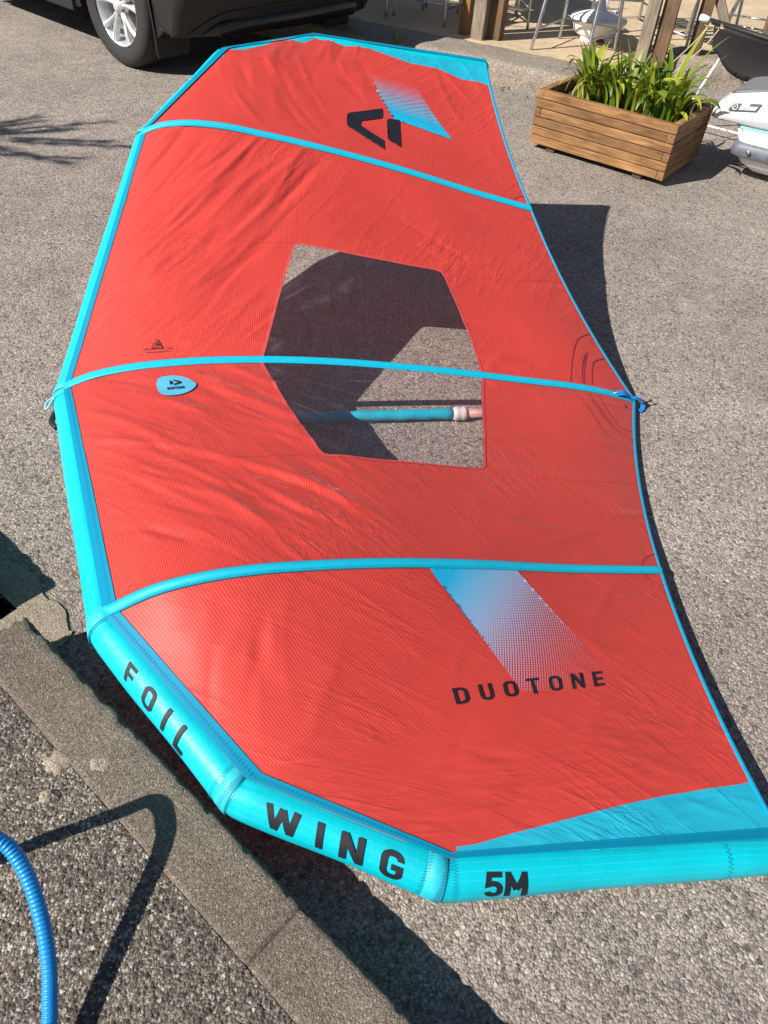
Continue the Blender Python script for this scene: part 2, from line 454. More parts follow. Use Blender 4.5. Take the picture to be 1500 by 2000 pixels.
# concrete apron in front of the drain, broken edge
rr = random.Random(3)
edge = []
outl = [(-.42, .02), (-.38, -.085), (-.30, -.10), (-.2, -.115), (-.12, -.098), (-.05, -.105), (.0, -.09), (.035, -.075), (.05, -.03), (.03, -.002), (.0, .01), (-.02, .3), (-.42, .3)]
for i, (s_, n_) in enumerate(outl):
    s2, n2 = outl[(i + 1) % len(outl)]
    for k in range(4):
        t_ = k / 4; j = .006 if i < 9 else 0
        edge.append(K(s_ + (s2 - s_) * t_ + rr.uniform(-j, j), n_ + (n2 - n_) * t_ + rr.uniform(-j, j)))
V, F = cdt_fill([], [edge, pit])
raw_obj('gutter_patch', [(x, y, .005) for x, y in V], F, M['gutter_concrete'], road, smooth=False)

# pavement slab with its kerb stones
pav = [K(-9, .1378), K(-.19, .1378), K(-.17, .34), K(-.012, .34), K(.0, .1378), K(9, .1378), K(9, 9), K(-9, 9)]
bm = bmesh.new()
top = [bm.verts.new((x, y, PAV_Z)) for x, y in pav]; bot = [bm.verts.new((x, y, -.3)) for x, y in pav]
bm.faces.new(top)
for i in range(len(pav)): bm.faces.new((top[i], top[(i + 1) % len(pav)], bot[(i + 1) % len(pav)], bot[i]))
bmesh.ops.triangulate(bm, faces=[f for f in bm.faces if len(f.verts) > 4])
pavement = bm_obj('pavement', bm, M['aggregate']); tag(pavement, kind='structure')
def kerb_stone(s0, s1, rough_end=False, fine=True):
    nx, ny, nz = (max(4, int((s1 - s0) / .014)), 10, 8) if fine else (8, 2, 2)
    W_, H_ = .138, PAV_Z + .2
    bm = bmesh.new()
    r = bmesh.ops.create_grid(bm, x_segments=1, y_segments=1, size=.5); bmesh.ops.delete(bm, geom=bm.verts[:], context='VERTS')
    g = {}
    def vert(i, j, k):
        if (i, j, k) in g: return g[(i, j, k)]
        s = s0 + (s1 - s0) * i / nx; n = .0 + W_ * j / ny; z = -.2 + H_ * (k / nz if not fine else (k / nz) ** .5)
        rd = .010                                                     # worn, rounded edges
        if fine:
            if k == nz and j == 0: n += rd * .5; z -= rd * .35
            if k == nz and j in (ny - 1, ny): z -= .0012 * (j == ny) + .0003; n += noise.noise(Vector((s * 30, 2, 2))) * .003 * (j == ny)
            if i in (0, nx) and k == nz: z -= .0015
            if i in (0, nx) and j == 0: n += .004
            q = Vector((s * 55, n * 55, z * 55)); d = noise.noise(q) * .0022 + noise.noise(q * 3) * .0012
            q2 = Vector((s * 12 + 9, n * 12, z * 12)); d2 = noise.noise(q2) * .004 + noise.noise(q2 * 2.7) * .003
            if k == nz and j == 0:                      # chipped arris
                ch = max(0, noise.noise(Vector((s * 26, 4, 1))) - .12) * .030; n += ch; z -= ch * .7
            if j == 0: n += d * 1.6 + d2
            if k == nz: z += d * .7
            if rough_end and i <= 1:
                s += (abs(noise.noise(Vector((n * 40, z * 25, 3)))) * .035 + abs(noise.noise(Vector((n * 110, z * 60, 8)))) * .012) * (1 if i == 0 else .4)
        p = KC + KS * s + KN * n
        g[(i, j, k)] = bm.verts.new((p.x, p.y, z)); return g[(i, j, k)]
    for i in range(nx):
        for j in range(ny): bm.faces.new([vert(*a) for a in ((i, j, nz), (i + 1, j, nz), (i + 1, j + 1, nz), (i, j + 1, nz))])
        for k in range(nz):
            for j in (0, ny): bm.faces.new([vert(*a) for a in ((i, j, k), (i + 1, j, k), (i + 1, j, k + 1), (i, j, k + 1))])
    for i in (0, nx):
        for j in range(ny):
            for k in range(nz): bm.faces.new([vert(*a) for a in ((i, j, k), (i, j + 1, k), (i, j + 1, k + 1), (i, j, k + 1))])
    return bm_obj('kerb_stone', bm, M['kerb_concrete'], pavement, smooth=fine)
kerb_stone(0.0, .945, True); kerb_stone(.9455, 1.95)
kerb_stone(-1.15, -.185, fine=True)
for i in range(6):
    kerb_stone(1.958 + i * 1.0, 2.95 + i * 1.0, fine=False); kerb_stone(-2.16 - i * 1.0, -1.168 - i * 1.0, fine=False)
# mortar spills on the pavement beside the kerb
def blotch(name, c, r, z, mat, parent, seed, hgt=.006):
    rg = random.Random(seed); bm = bmesh.new(); n = 22; rad = [r * rg.uniform(.72, 1.2) for _ in range(n)]
    rings = []
    for q, hh in ((1.0, .0005), (.8, hgt * .6), (.45, hgt)):
        rings.append([bm.verts.new((c[0] + rad[k] * q * math.cos(2 * math.pi * k / n), c[1] + .8 * rad[k] * q * math.sin(2 * math.pi * k / n), z + hh * rg.uniform(.7, 1.1))) for k in range(n)])
    for a, b in zip(rings, rings[1:]):
        for k in range(n): bm.faces.new((a[k], a[(k + 1) % n], b[(k + 1) % n], b[k]))
    bm.faces.new(rings[-1]); return bm_obj(name, bm, mat, parent, smooth=True)
blotch('mortar_spill', (-.606, .735), .030, PAV_Z, M['gutter_concrete'], pavement, 1)
blotch('mortar_spill', (-.60, .665), .017, PAV_Z, M['gutter_concrete'], pavement, 2)
blotch('mortar_spill', (-.525, .738), .020, PAV_Z - .001, M['gutter_concrete'], pavement, 5, .004)
# loose chips on the pavement and road near the viewer
bm = bmesh.new(); rg = random.Random(11)
def chip(x, y, z, r):
    vs = []
    for k in range(5):
        a = 2 * math.pi * k / 5 + rg.uniform(-.4, .4); q = r * rg.uniform(.6, 1.2)
        vs.append(bm.verts.new((x + q * math.cos(a), y + q * math.sin(a) * .75, z + rg.uniform(0, r * .25))))
    t = bm.verts.new((x + rg.uniform(-.2, .2) * r, y, z + r * rg.uniform(.35, .7)))
    for k in range(5): bm.faces.new((vs[k], vs[(k + 1) % 5], t))
for i in range(1500):
    s, n = rg.uniform(-.3, 1.6), rg.uniform(.15, 1.1); x, y = K(s, n); chip(x, y, PAV_Z - .0005, rg.uniform(.0012, .0036))
tag(bm_obj('stone_chips', bm, M['ledge_concrete'], pavement), kind='stuff')
bm = bmesh.new(); rg = random.Random(13)
for i in range(1300):                     # grit lying on the road, thicker along the kerb
    if i % 3: s, n = rg.uniform(-.6, 1.8), -abs(rg.gauss(0, .10)) - .012
    else: s, n = rg.uniform(-1, 3.5), -rg.uniform(.0, 3.5)
    x, y = K(s, n); chip(x, y, .0, rg.uniform(.002, .0055))
tag(bm_obj('loose_grit', bm, M['gutter_concrete'], road), kind='stuff')
bm = bmesh.new()                          # dry leaf scraps along the ledge
for i in range(60):
    q = rg.uniform(-.3, 1.9); p = Vector((-.28, 6.66)) + Vector((.92, -.392)) * q - Vector((.392, .92)) * abs(rg.gauss(.02, .05)); a = rg.uniform(0, 6.3); r = rg.uniform(.008, .022); zz = .004
    vs = [bm.verts.new((p.x + r * math.cos(a + k) * (1 if k in (0, math.pi) else .45), p.y + r * math.sin(a + k) * (1 if k in (0, math.pi) else .45), zz + rg.uniform(0, .008))) for k in (0, math.pi / 2, math.pi, 3 * math.pi / 2)]
    bm.faces.new(vs)
simple('dead_leaf', (.16, .075, .035), .85, var=.4, scale=30)
tag(bm_obj('leaf_litter', bm, M['dead_leaf'], road), kind='stuff')

# low ledge in front of the terrace, terrace floor
LD = Vector((.92, -.392)); LN = Vector((.392, .92))
def wall_block(name, a, length, width, hgt, mat, label, cat, dirv=LD, seed=0):
    nrm = Vector((-dirv.y, dirv.x)); bm = bmesh.new(); nx, ny, nz = int(length / .04), 10, 5; g = {}
    def vert(i, j, k):
        if (i, j, k) in g: return g[(i, j, k)]
        s, n, z = length * i / nx, width * j / ny, -.05 + (hgt + .05) * k / nz
        q = Vector((s * 9 + seed, n * 9, z * 9)); e = noise.noise(q) * .012 + noise.noise(q * 3.3) * .007
        if j in (0, ny): n += e * (1 if j == 0 else -1) + (.012 if j == 0 and k == nz else 0)
        if k == nz: z += e * .6 - (.012 if j in (0, ny) else 0)
        p = Vector(a) + dirv * s + nrm * n
        g[(i, j, k)] = bm.verts.new((p.x, p.y, z)); return g[(i, j, k)]
    for i in range(nx):
        for j in range(ny): bm.faces.new([vert(*q) for q in ((i, j, nz), (i + 1, j, nz), (i + 1, j + 1, nz), (i, j + 1, nz))])
        for k in range(nz):
            for j in (0, ny): bm.faces.new([vert(*q) for q in ((i, j, k), (i + 1, j, k), (i + 1, j, k + 1), (i, j, k + 1))])
    for i in (0, nx):
        for j in range(ny):
            for k in range(nz): bm.faces.new([vert(*q) for q in ((i, j, k), (i, j + 1, k), (i, j + 1, k + 1), (i, j, k + 1))])
    o = bm_obj(name, bm, mat, smooth=True); return tag(o, label, cat)
wall_block('low_ledge', (-3.2, 7.93), 4.9, .46, .152, M['ledge_concrete'], 'low rough concrete ledge running behind the planter along the terrace edge', 'ledge')
wall_block('low_wall', (1.86, 6.90), 1.6, .34, .19, M['ledge_concrete'], 'short brown concrete wall end behind the white boat', 'wall', Vector((.968, -.25)).normalized(), 5)
pt = [(-14, 12.9), (-3.0, 8.30), (.2, 6.94), (1.6, 6.34), (1.75, 7.0), (3.4, 6.8), (14, 4.0), (30, 30), (-14, 40)]
bm = bmesh.new(); top = [bm.verts.new((x, y, .118)) for x, y in pt]; bot = [bm.verts.new((x, y, -.05)) for x, y in pt]
bm.faces.new(top)
for i in range(len(pt)): bm.faces.new((top[i], top[(i + 1) % len(pt)], bot[(i + 1) % len(pt)], bot[i]))
bmesh.ops.triangulate(bm, faces=[f for f in bm.faces if len(f.verts) > 4])
tag(bm_obj('terrace_floor', bm, M['patio_concrete']), kind='structure')

# ------------------------------------------------------------------ the wing: its surface, in the wing's own frame (span, chord, height)
WPOS = Vector((-1.03307, 1.94057, .15217))
WU = Vector((-.202383, .954116, .220689)); WV = Vector((.978235, .2075, 0)); WW = Vector((.045793, -.215886, .975344))
LEP={'C':(-.0098,.0074,.015),'M1':(-.9577,.2534,.306),'M2':(-1.3423,.5415,.367),'M3':(-1.5197,.9124,.3377),'M4':(-1.546,1.6308,.2614),
'F1':(.9596,.2425,.271),'F2':(1.3707,.5281,.362),'F3':(1.5656,.892,.3377),'F4':(1.5673,1.6233,.2614)}
TEP={'C':(-.0102,1.9503,-.1316),'M':(-.8102,1.6916,.0765),'F':(.8089,1.6951,.0805)}
LEP={k:np.array(v) for k,v in LEP.items()};TEP={k:np.array(v) for k,v in TEP.items()}
PROF={'C':[(0,0),(.04,.045),(.105,.09),(.18,.12),(.3,.143),(.42,.146),(.555,.131),(.74,.093),(.94,.035),(1,0)],
'M':[(0,.03),(.08,.115),(.153,.154),(.227,.170),(.303,.170),(.425,.157),(.56,.125),(.768,.057),(1,-.003)],
'F':[(0,0),(.038,.034),(.088,.06),(.173,.081),(.296,.083),(.447,.075),(.659,.051),(.856,.018),(1,0)]}
def herm(tab,t):
    X=np.array([p[0] for p in tab]);Y=np.array([p[1] for p in tab])
    m=np.gradient(Y,X); t=np.clip(t,0,1)
    i=np.clip(np.searchsorted(X,t)-1,0,len(X)-2)
    hh=X[i+1]-X[i];s=(t-X[i])/hh
    return (2*s**3-3*s**2+1)*Y[i]+(s**3-2*s**2+s)*hh*m[i]+(-2*s**3+3*s**2)*Y[i+1]+(s**3-s**2)*hh*m[i+1]
def colv(v): return np.asarray(v,float)[...,None]
def batten(nm,t):
    A={'C':LEP['C'],'M':LEP['M1'],'F':LEP['F1']}[nm];Bq=TEP[nm];t=np.asarray(t,float)
    p=A+colv(t)*(Bq-A)
    p=p.copy(); p[...,2]+=herm(PROF[nm],t); return p
def inner(side,a,t):
    nm='M' if side<0 else 'F'; a=np.asarray(a,float);t=np.asarray(t,float)
    c0=batten('C',t);c1=batten(nm,t)
    p=c0+colv(a)*(c1-c0)
    bul=4*a*(1-a)
    p[...,1]-=.024*bul*t**4
    p[...,2]-=.010*bul*np.minimum(1,t*4)*(1-.3*t)
    # leading edge stays straight between the joints
    if side<0: p[...,2]-=.0
    return p
def le_out(side,a):
    k='M' if side<0 else 'F'
    A,Bq,C=LEP[k+'1'],LEP[k+'2'],LEP[k+'3']
    l1=np.linalg.norm(Bq-A);l2=np.linalg.norm(C-Bq);f=l1/(l1+l2)
    a=np.asarray(a,float)
    q=np.where(colv(a)<f,A+colv(a/f)*(Bq-A),Bq+colv((a-f)/(1-f))*(C-Bq)); return q,f
def outer(side,a,t):
    k='M' if side<0 else 'F'; a=np.asarray(a,float);t=np.asarray(t,float)
    d0,f=le_out(side,a)
    A,C,D,E=LEP[k+'1'],LEP[k+'3'],TEP[k],LEP[k+'4']
    c0=batten(k,t); c1=C+colv(t)*(E-C)
    off=(c0-(A+colv(t)*(D-A)))          # camber
    base=(A+colv(a)*(C-A))*(1-colv(t))+(D+colv(a)*(E-D))*colv(t)
    dev=d0-(A+colv(a)*(C-A))
    p=base+off*(1-colv(a))**1.7+dev*(1-colv(t))**1.6
    p[...,1]-=.016*4*a*(1-a)*t**4
    p[...,2]-=.008*4*a*(1-a)*np.minimum(1,t*4)
    return p
PANELS={'NI':lambda a,t:inner(-1,a,t),'FI':lambda a,t:inner(1,a,t),'NO':lambda a,t:outer(-1,a,t),'FO':lambda a,t:outer(1,a,t)}

TUBE_R={'C':.058,'M1':.052,'M2':.050,'M3':.049,'M4':.036,'F1':.050,'F2':.046,'F3':.042,'F4':.030}
TUBE_PHI={'C':100,'M1':92,'M2':76,'M3':66,'M4':42,'F1':103,'F2':103,'F3':103,'F4':103}
WL=np.array([0,0,1.])
def _frame(A,Bq):
    ax=(Bq-A)/np.linalg.norm(Bq-A); out=np.cross(ax,WL); out/=np.linalg.norm(out)
    if out@((A+Bq)/2-np.array([0,1.0,0]))<0: out=-out
    up=np.cross(ax,out); up=up if up[2]>0 else -up
    return ax,out,up
CHAIN=['F4','F3','F2','F1','C','M1','M2','M3','M4']
AXIS={}
for i,n in enumerate(CHAIN):
    fr=[]
    if i>0: fr.append(_frame(LEP[CHAIN[i-1]],LEP[n]))
    if i<len(CHAIN)-1: fr.append(_frame(LEP[n],LEP[CHAIN[i+1]]))
    out=sum(f[1] for f in fr);up=sum(f[2] for f in fr)
    out/=np.linalg.norm(out);up/=np.linalg.norm(up);ph=math.radians(TUBE_PHI[n])
    AXIS[n]=LEP[n]+TUBE_R[n]*(math.cos(ph)*out-math.sin(ph)*up)
def tube(n0,n1,s,th,dr=0.):
    A,Bq=AXIS[n0],AXIS[n1];ax,out,up=_frame(A,Bq)
    r=TUBE_R[n0]+(TUBE_R[n1]-TUBE_R[n0])*s+dr
    return A+s*(Bq-A)+r*(math.cos(th)*out+math.sin(th)*up)

# outlines of prints, window and seams on the panels: (across the panel, along the chord), 0..1
PZ={
 'win_N':[(0.0253,0.3114),(0.1791,0.3261),(0.3472,0.3429),(0.4432,0.356),(0.5164,0.3681),(0.5366,0.3747),(0.5437,0.3848),(0.5573,0.4729),(0.5582,0.563),(0.5594,0.6444),(0.5545,0.6528),(0.537,0.6583),(0.3716,0.6706),(0.0187,0.6894)],
 'win_F':[(0.0153,0.3126),(0.2444,0.3345),(0.4043,0.3518),(0.5001,0.3644),(0.5115,0.3716),(0.5128,0.3838),(0.5005,0.4959),(0.4974,0.604),(0.4996,0.6604),(0.4927,0.6732),(0.4673,0.6789),(0.3247,0.687),(0.1791,0.6925),(0.0466,0.6912),(0.0157,0.6906)],
 'tip_N':[(0.9473,0.0757),(0.9428,0.1333),(0.916,0.2517),(0.8895,0.4084),(0.8649,0.5652),(0.8471,0.7228),(0.8412,0.8492),(0.8357,0.9616)],
 'tip_F':[(0.9454,0.0881),(0.9668,0.274),(0.9064,0.4662),(0.8773,0.5794),(0.8783,0.724),(0.8503,0.7917),(0.8317,0.8574),(0.8362,0.9383),(0.8138,0.9895)],
 'halft_N':[(0.0154,0.4975),(0.0148,0.6649),(0.4857,0.7723),(0.4518,0.5473)],
 'halft_F':[(0.8932,0.3684),(0.8753,0.566),(0.3462,0.789),(0.3712,0.5946)],
 'chev':[(0.4276,0.5506),(0.3253,0.4602),(0.3129,0.456),(0.286,0.4582),(0.2299,0.4666),(0.2174,0.4723),(0.1169,0.5853),(0.1857,0.5787),(0.2495,0.5056),(0.2598,0.5015),(0.2788,0.4998),(0.2899,0.5024),(0.3465,0.5526),(0.3593,0.5578)],
 'bar':[(0.3443,0.5732),(0.3534,0.575),(0.3637,0.5815),(0.375,0.6117),(0.1699,0.6293),(0.1971,0.593),(0.2043,0.5884)],
 'duo':[(0.4652,0.4052),(0.4639,0.7333),(0.4112,0.7443),(0.4147,0.4143)],
 'badge':[(0.1173,0.1441),(0.0955,0.1479),(0.0846,0.1556),(0.0825,0.1676),(0.0881,0.1804),(0.1047,0.1926),(0.126,0.2006),(0.1436,0.2038),(0.1625,0.2003),(0.1811,0.1922),(0.1937,0.1797),(0.2004,0.1662),(0.1992,0.1545),(0.1862,0.1474),(0.159,0.1437)],
 'badge_txt':[(0.1658,0.1582),(0.1675,0.1843),(0.1532,0.1852),(0.1516,0.159)],
 'badge_bar':[(0.1126,0.1646),(0.1194,0.1687),(0.1359,0.1678),(0.1377,0.1637)],
 'badge_chev':[(0.1102,0.17),(0.12,0.1799),(0.1293,0.1826),(0.1343,0.1815),(0.1439,0.1694),(0.1356,0.1699),(0.1286,0.1771),(0.1178,0.1704)],
 'tri':[(0.0956,0.1432),(0.0607,0.1547),(0.0658,0.1367)],
 'tri_txt':[(0.0601,0.1225),(0.0561,0.1689),(0.0614,0.1685),(0.0652,0.122)],
 'tri_line':[(0.0512,0.1274),(0.0477,0.1467),(0.0491,0.1654)],
 'star':[(0.0761,0.1447)],
 'st_F':[[(0.3327,0.9898),(0.287,0.9506),(0.2404,0.9279),(0.1728,0.904),(0.0872,0.8797),(0.0239,0.8632)],[(0.1981,0.9391),(0.138,0.9171),(0.0674,0.8973),(0.027,0.8894)],[(0.2024,0.9854),(0.1686,0.9536),(0.1362,0.9395),(0.0869,0.9243),(0.0293,0.9103)],[(0.2098,0.9473),(0.1493,0.9258),(0.0697,0.9026),(0.0264,0.893)]],
 'st_N':[[(0.0266,0.8641),(0.0908,0.8827),(0.1711,0.9015),(0.2576,0.9205),(0.3053,0.9444),(0.3527,0.9896)],[(0.0317,0.8908),(0.097,0.9059),(0.1832,0.9286),(0.2415,0.9494),(0.2812,0.9917)],[(0.0274,0.9141),(0.0936,0.9269),(0.1643,0.9446),(0.215,0.963),(0.2265,0.9927)],[(0.0274,0.8952),(0.0944,0.9104),(0.1804,0.9333),(0.2385,0.9544),(0.2876,0.9915)]],
 'patch_F1':[(1.0424,0.9848),(1.0163,0.9618),(0.9934,0.9454)],
 'seam_N':[(0.4572,0.0275),(0.536,0.1298),(0.5449,0.2523),(0.5344,0.365)],
 'seam_N2':[(0.5553,0.6597),(0.5781,0.8161),(0.5449,1.0056)],
 'seam_F':[(0.5719,-0.0021),(0.5187,0.0936),(0.4998,0.2127),(0.5142,0.3644)],
 'seam_F2':[(0.4934,0.6801),(0.513,0.7921),(0.6028,0.9962)],
 'seam_O':[(0.5247,0.0427),(0.5444,0.1346),(0.5428,0.2437),(0.5219,0.3895),(0.5225,0.5518),(0.5296,0.7345),(0.5716,0.9831)],
 'seam_FO':[(0.5352,0.1006),(0.551,0.2102),(0.5439,0.3478),(0.5699,0.5195)],
 'foil':[(0.0,0.2755,0.582),(0.0,0.7269,0.3341),(0.0,0.7176,1.348),(0.0,0.2463,1.2729)],
 'wing':[(0.0,0.1599,0.4645),(0.0,0.8198,0.4543),(0.0,0.7961,1.4995),(0.0,0.1305,1.3695)],
 'fivem':[(0.0,0.0915,0.4584),(0.0,0.2107,0.2538),(0.0,0.2068,1.3585),(0.0,0.0957,1.4293)],
}
DIM = {'NI': (.96, 1.72), 'FI': (.96, 1.72), 'NO': (.90, 1.15), 'FO': (.90, 1.15)}      # rough width, chord in metres
def mk_creases():
    rg = random.Random(21); C = {}
    def fan(L, n, x, y, ang, hl, w, amp):
        for _ in range(n):
            L.append((rg.uniform(*x), rg.uniform(*y), R(rg.uniform(*ang)), rg.uniform(*hl), rg.uniform(*w), rg.uniform(*amp) * rg.choice((1, 1, -1)), rg.uniform(-.6, .6)))
    C['FI'] = L = []
    fan(L, 30, (.30, .95), (.08, .66), (30, 40), (.16, .38), (.009, .02), (.003, .0075))      # long pulls from the far batten down to the edge
    fan(L, 46, (.12, .9), (.05, .6), (28, 44), (.06, .18), (.006, .011), (.0015, .0040))
    fan(L, 26, (.05, .5), (.1, .5), (30, 60), (.05, .14), (.006, .012), (.0015, .0045))
    fan(L, 12, (.1, .9), (1.1, 1.7), (60, 120), (.08, .25), (.01, .02), (.001, .003))
    fan(L, 12, (.02, .1), (.2, 1.6), (80, 100), (.04, .12), (.006, .01), (.0015, .004))
    fan(L, 8, (.86, .94), (.2, 1.6), (80, 100), (.04, .12), (.006, .01), (.0015, .003))
    C['NI'] = L = []
    fan(L, 30, (.08, .8), (.06, .65), (40, 60), (.14, .36), (.010, .024), (.003, .0085))
    fan(L, 60, (.08, .85), (.05, .75), (30, 70), (.05, .17), (.006, .012), (.0015, .0050))
    fan(L, 14, (.3, .9), (.9, 1.7), (60, 110), (.1, .3), (.01, .03), (.0015, .004))
    fan(L, 14, (.02, .12), (1.0, 1.7), (75, 100), (.05, .16), (.006, .012), (.0015, .004))
    fan(L, 12, (.02, .12), (.2, .9), (70, 100), (.05, .16), (.006, .012), (.002, .005))
    C['NO'] = L = []
    fan(L, 12, (.03, .35), (.03, .26), (-45, -22), (.08, .24), (.008, .014), (.001, .0028))
    fan(L, 44, (.42, .9), (.02, .5), (70, 115), (.03, .14), (.005, .010), (.001, .0034))
    fan(L, 26, (.62, .88), (.03, 1.0), (80, 100), (.04, .14), (.005, .010), (.001, .0036))
    fan(L, 14, (.1, .7), (.3, 1.1), (20, 160), (.06, .2), (.008, .02), (.001, .003))
    fan(L, 10, (.55, .82), (.8, 1.1), (60, 85), (.06, .2), (.006, .012), (.001, .003))
    C['FO'] = L = []
    fan(L, 34, (.1, .85), (.03, .5), (137, 156), (.12, .36), (.008, .018), (.0012, .0042))
    fan(L, 16, (.2, .85), (.4, 1.1), (125, 165), (.1, .3), (.012, .026), (.001, .0032))
    return C
CREASE = mk_creases()
CALM = [('NI', .142 * .96, .172 * 1.72, (.09, .09)), ('FI', .06 * .96, .145 * 1.72, (.06, .09)), ('NO', .44 * .9, .57 * 1.15, (.07, .25)), ('NO', .22 * .9, .62 * 1.15, (.30, .20)), ('FO', .28 * .9, .55 * 1.15, (.22, .14)), ('FO', .6 * .9, .6 * 1.15, (.26, .14))]
def relief(pn, a, t):
    W_, L_ = DIM[pn]; x = a * W_; y = t * L_; z = np.zeros_like(x)
    for (cx, cy, an, hl, w, amp, cv) in CREASE[pn]:
        dx, dy = x - cx, y - cy; ca, sa = math.cos(an), math.sin(an)
        s = dx * ca + dy * sa; d = -dx * sa + dy * ca + cv * s * s
        z += amp * np.exp(-np.sqrt((d / w) ** 2 + .09) * 1.6 + .48) * np.clip(1 - (s / hl) ** 2, 0, 1) ** 2
    for (q, cx, cy, rr_) in CALM:
        if q == pn: z *= 1 - .85 * np.exp(-(((x - cx) / rr_[0]) ** 2 + ((y - cy) / rr_[1]) ** 2) ** 2)
    z += .0014 * np.sin(9 * x + 5 * y + 1.3) * np.sin(4 * y - 6 * x)
    ed = np.minimum.reduce([x, W_ - x, y, L_ - y])
    return z * np.clip(ed / .04, 0, 1)
def surf_pt(pn, a, t, off=0.0):
    a = np.clip(np.atleast_1d(np.asarray(a, float)), 0, 1); t = np.clip(np.atleast_1d(np.asarray(t, float)), 0, 1)
    S = PANELS[pn]
    p = S(a, t).copy(); e = 2e-3
    a2 = np.where(a > .5, a - e, a + e); t2 = np.where(t > .5, t - e, t + e)
    da = (S(a2, t) - p) * np.sign(a2 - a)[:, None]; dt = (S(a, t2) - p) * np.sign(t2 - t)[:, None]
    n = np.cross(da, dt); n /= np.maximum(np.linalg.norm(n, axis=1), 1e-12)[:, None]
    n *= np.where(n[:, 2:3] < 0, -1, 1)
    return p + n * (relief(pn, a, t) + off)[:, None]
def LV(p): return [(q[1], q[0], q[2]) for q in p]          # the wing object's axes: x chord, y span, z up

wing = empty('foil_wing', label='large red inflatable foil wing with turquoise leading edge lying across the road', cat='foil wing')
wm = Matrix.Identity(4)
for i in range(3): wm[i][0] = WV[i]; wm[i][1] = WU[i]; wm[i][2] = WW[i]; wm[i][3] = WPOS[i]
wing.matrix_world = wm
def orient_up(me):
    s = sum(p.normal.z * p.area for p in me.polygons)
    if s < 0: me.flip_normals()

def in_poly(x, y, lp):
    k = np.zeros(len(x), bool)
    for i in range(len(lp)):
        x1, y1 = lp[i]; x2, y2 = lp[i - 1]
        if y1 == y2: continue
        k ^= ((y1 > y) != (y2 > y)) & (x < (x2 - x1) * (y - y1) / (y2 - y1) + x1)
    return k
def seg_dist(P, A, B):
    d = B - A; t = np.clip(((P - A) @ d) / max(d @ d, 1e-12), 0, 1); return np.linalg.norm(P - (A + t[:, None] * d), axis=1)
def build_panel(pn):
    W_, L_ = DIM[pn]; h = .0095
    xs = []; r = 0; y = h * .9
    while y < L_ - h * .4:
        xs += [(x + (h / 2 if r % 2 else 0), y) for x in np.arange(h * .6, W_ - h * .6, h)]; y += h * .866; r += 1
    P = np.array(xs)
    nb = lambda L: [i / max(1, int(L / h)) for i in range(int(L / h))]
    loop = [(W_ * s, 0) for s in nb(W_)] + [(W_, L_ * s) for s in nb(L_)] + [(W_ * (1 - s), L_) for s in nb(W_)] + [(0, L_ * (1 - s)) for s in nb(L_)]
    lines = []; win = tip = None
    if pn in ('NI', 'FI'):
        w = PZ['win_N' if pn == 'NI' else 'win_F']
        w = [(0.0, w[0][1])] + w[1:-1] + [(0.0, w[-1][1])]
        win = [(a * W_, t * L_) for a, t in w]; lines.append(win)
    else:
        w = [(1.0, .035)] + PZ['tip_N' if pn == 'NO' else 'tip_F'] + [(.83, 1.0)]
        if pn == 'FO': w = [(1.0, .03)] + PZ['tip_F'][:-1] + [(.825, 1.0)]
        tip = [(a * W_, t * L_) for a, t in w]; lines.append(tip)
    cons = [np.array(loop + loop[:1])]
    fine = []
    for ln in lines:
        q = [ln[0]]
        for p0, p1 in zip(ln, ln[1:]):
            n = max(1, int(math.dist(p0, p1) / h))
            q += [(p0[0] + (p1[0] - p0[0]) * k / n, p0[1] + (p1[1] - p0[1]) * k / n) for k in range(1, n + 1)]
        fine.append(q)
    keep = np.ones(len(P), bool)
    for ln in [loop + loop[:1]] + fine:
        for A, B in zip(ln, ln[1:]): keep &= seg_dist(P, np.array(A), np.array(B)) > h * .45
    P = P[keep]
    vs = [Vector(p) for p in loop]; es = [(i, (i + 1) % len(loop)) for i in range(len(loop))]
    for q in fine:
        b = len(vs); vs += [Vector(p) for p in q]; es += [(b + i, b + i + 1) for i in range(len(q) - 1)]
    vs += [Vector(p) for p in P]
    r = delaunay_2d_cdt(vs, es, [], 0, 1e-6)
    v2 = np.array([tuple(v) for v in r[0]]); tri = np.array([f for f in r[2] if len(f) == 3])
    c = v2[tri].mean(1)
    a, t = v2[:, 0] / W_, v2[:, 1] / L_
    xyz = np.array(LV(surf_pt(pn, a, t)))
    if win: kind = in_poly(c[:, 0], c[:, 1], win)
    else:
        ta = np.array([p[0] for p in tip]); tt = np.array([p[1] for p in tip])
        kind = c[:, 0] > np.interp(c[:, 1], tt, ta); kind &= c[:, 1] > tip[0][1] * .5
    def sub(name, mask, mat):
        f = tri[mask]; ids = np.unique(f); mp = -np.ones(len(v2), int); mp[ids] = np.arange(len(ids))
        o = raw_obj(name, xyz[ids], [tuple(map(int, mp[q])) for q in f], mat, wing, True, [tuple(v2[i]) for i in ids])
        orient_up(o.data); return o
    sub('canopy_panel', ~kind, M['canopy_red'])
    o = sub('window_pane' if win else 'tip_panel', kind, M['window_film'] if win else M['canopy_blue'])
for pn in ('NI', 'FI', 'NO', 'FO'): build_panel(pn)

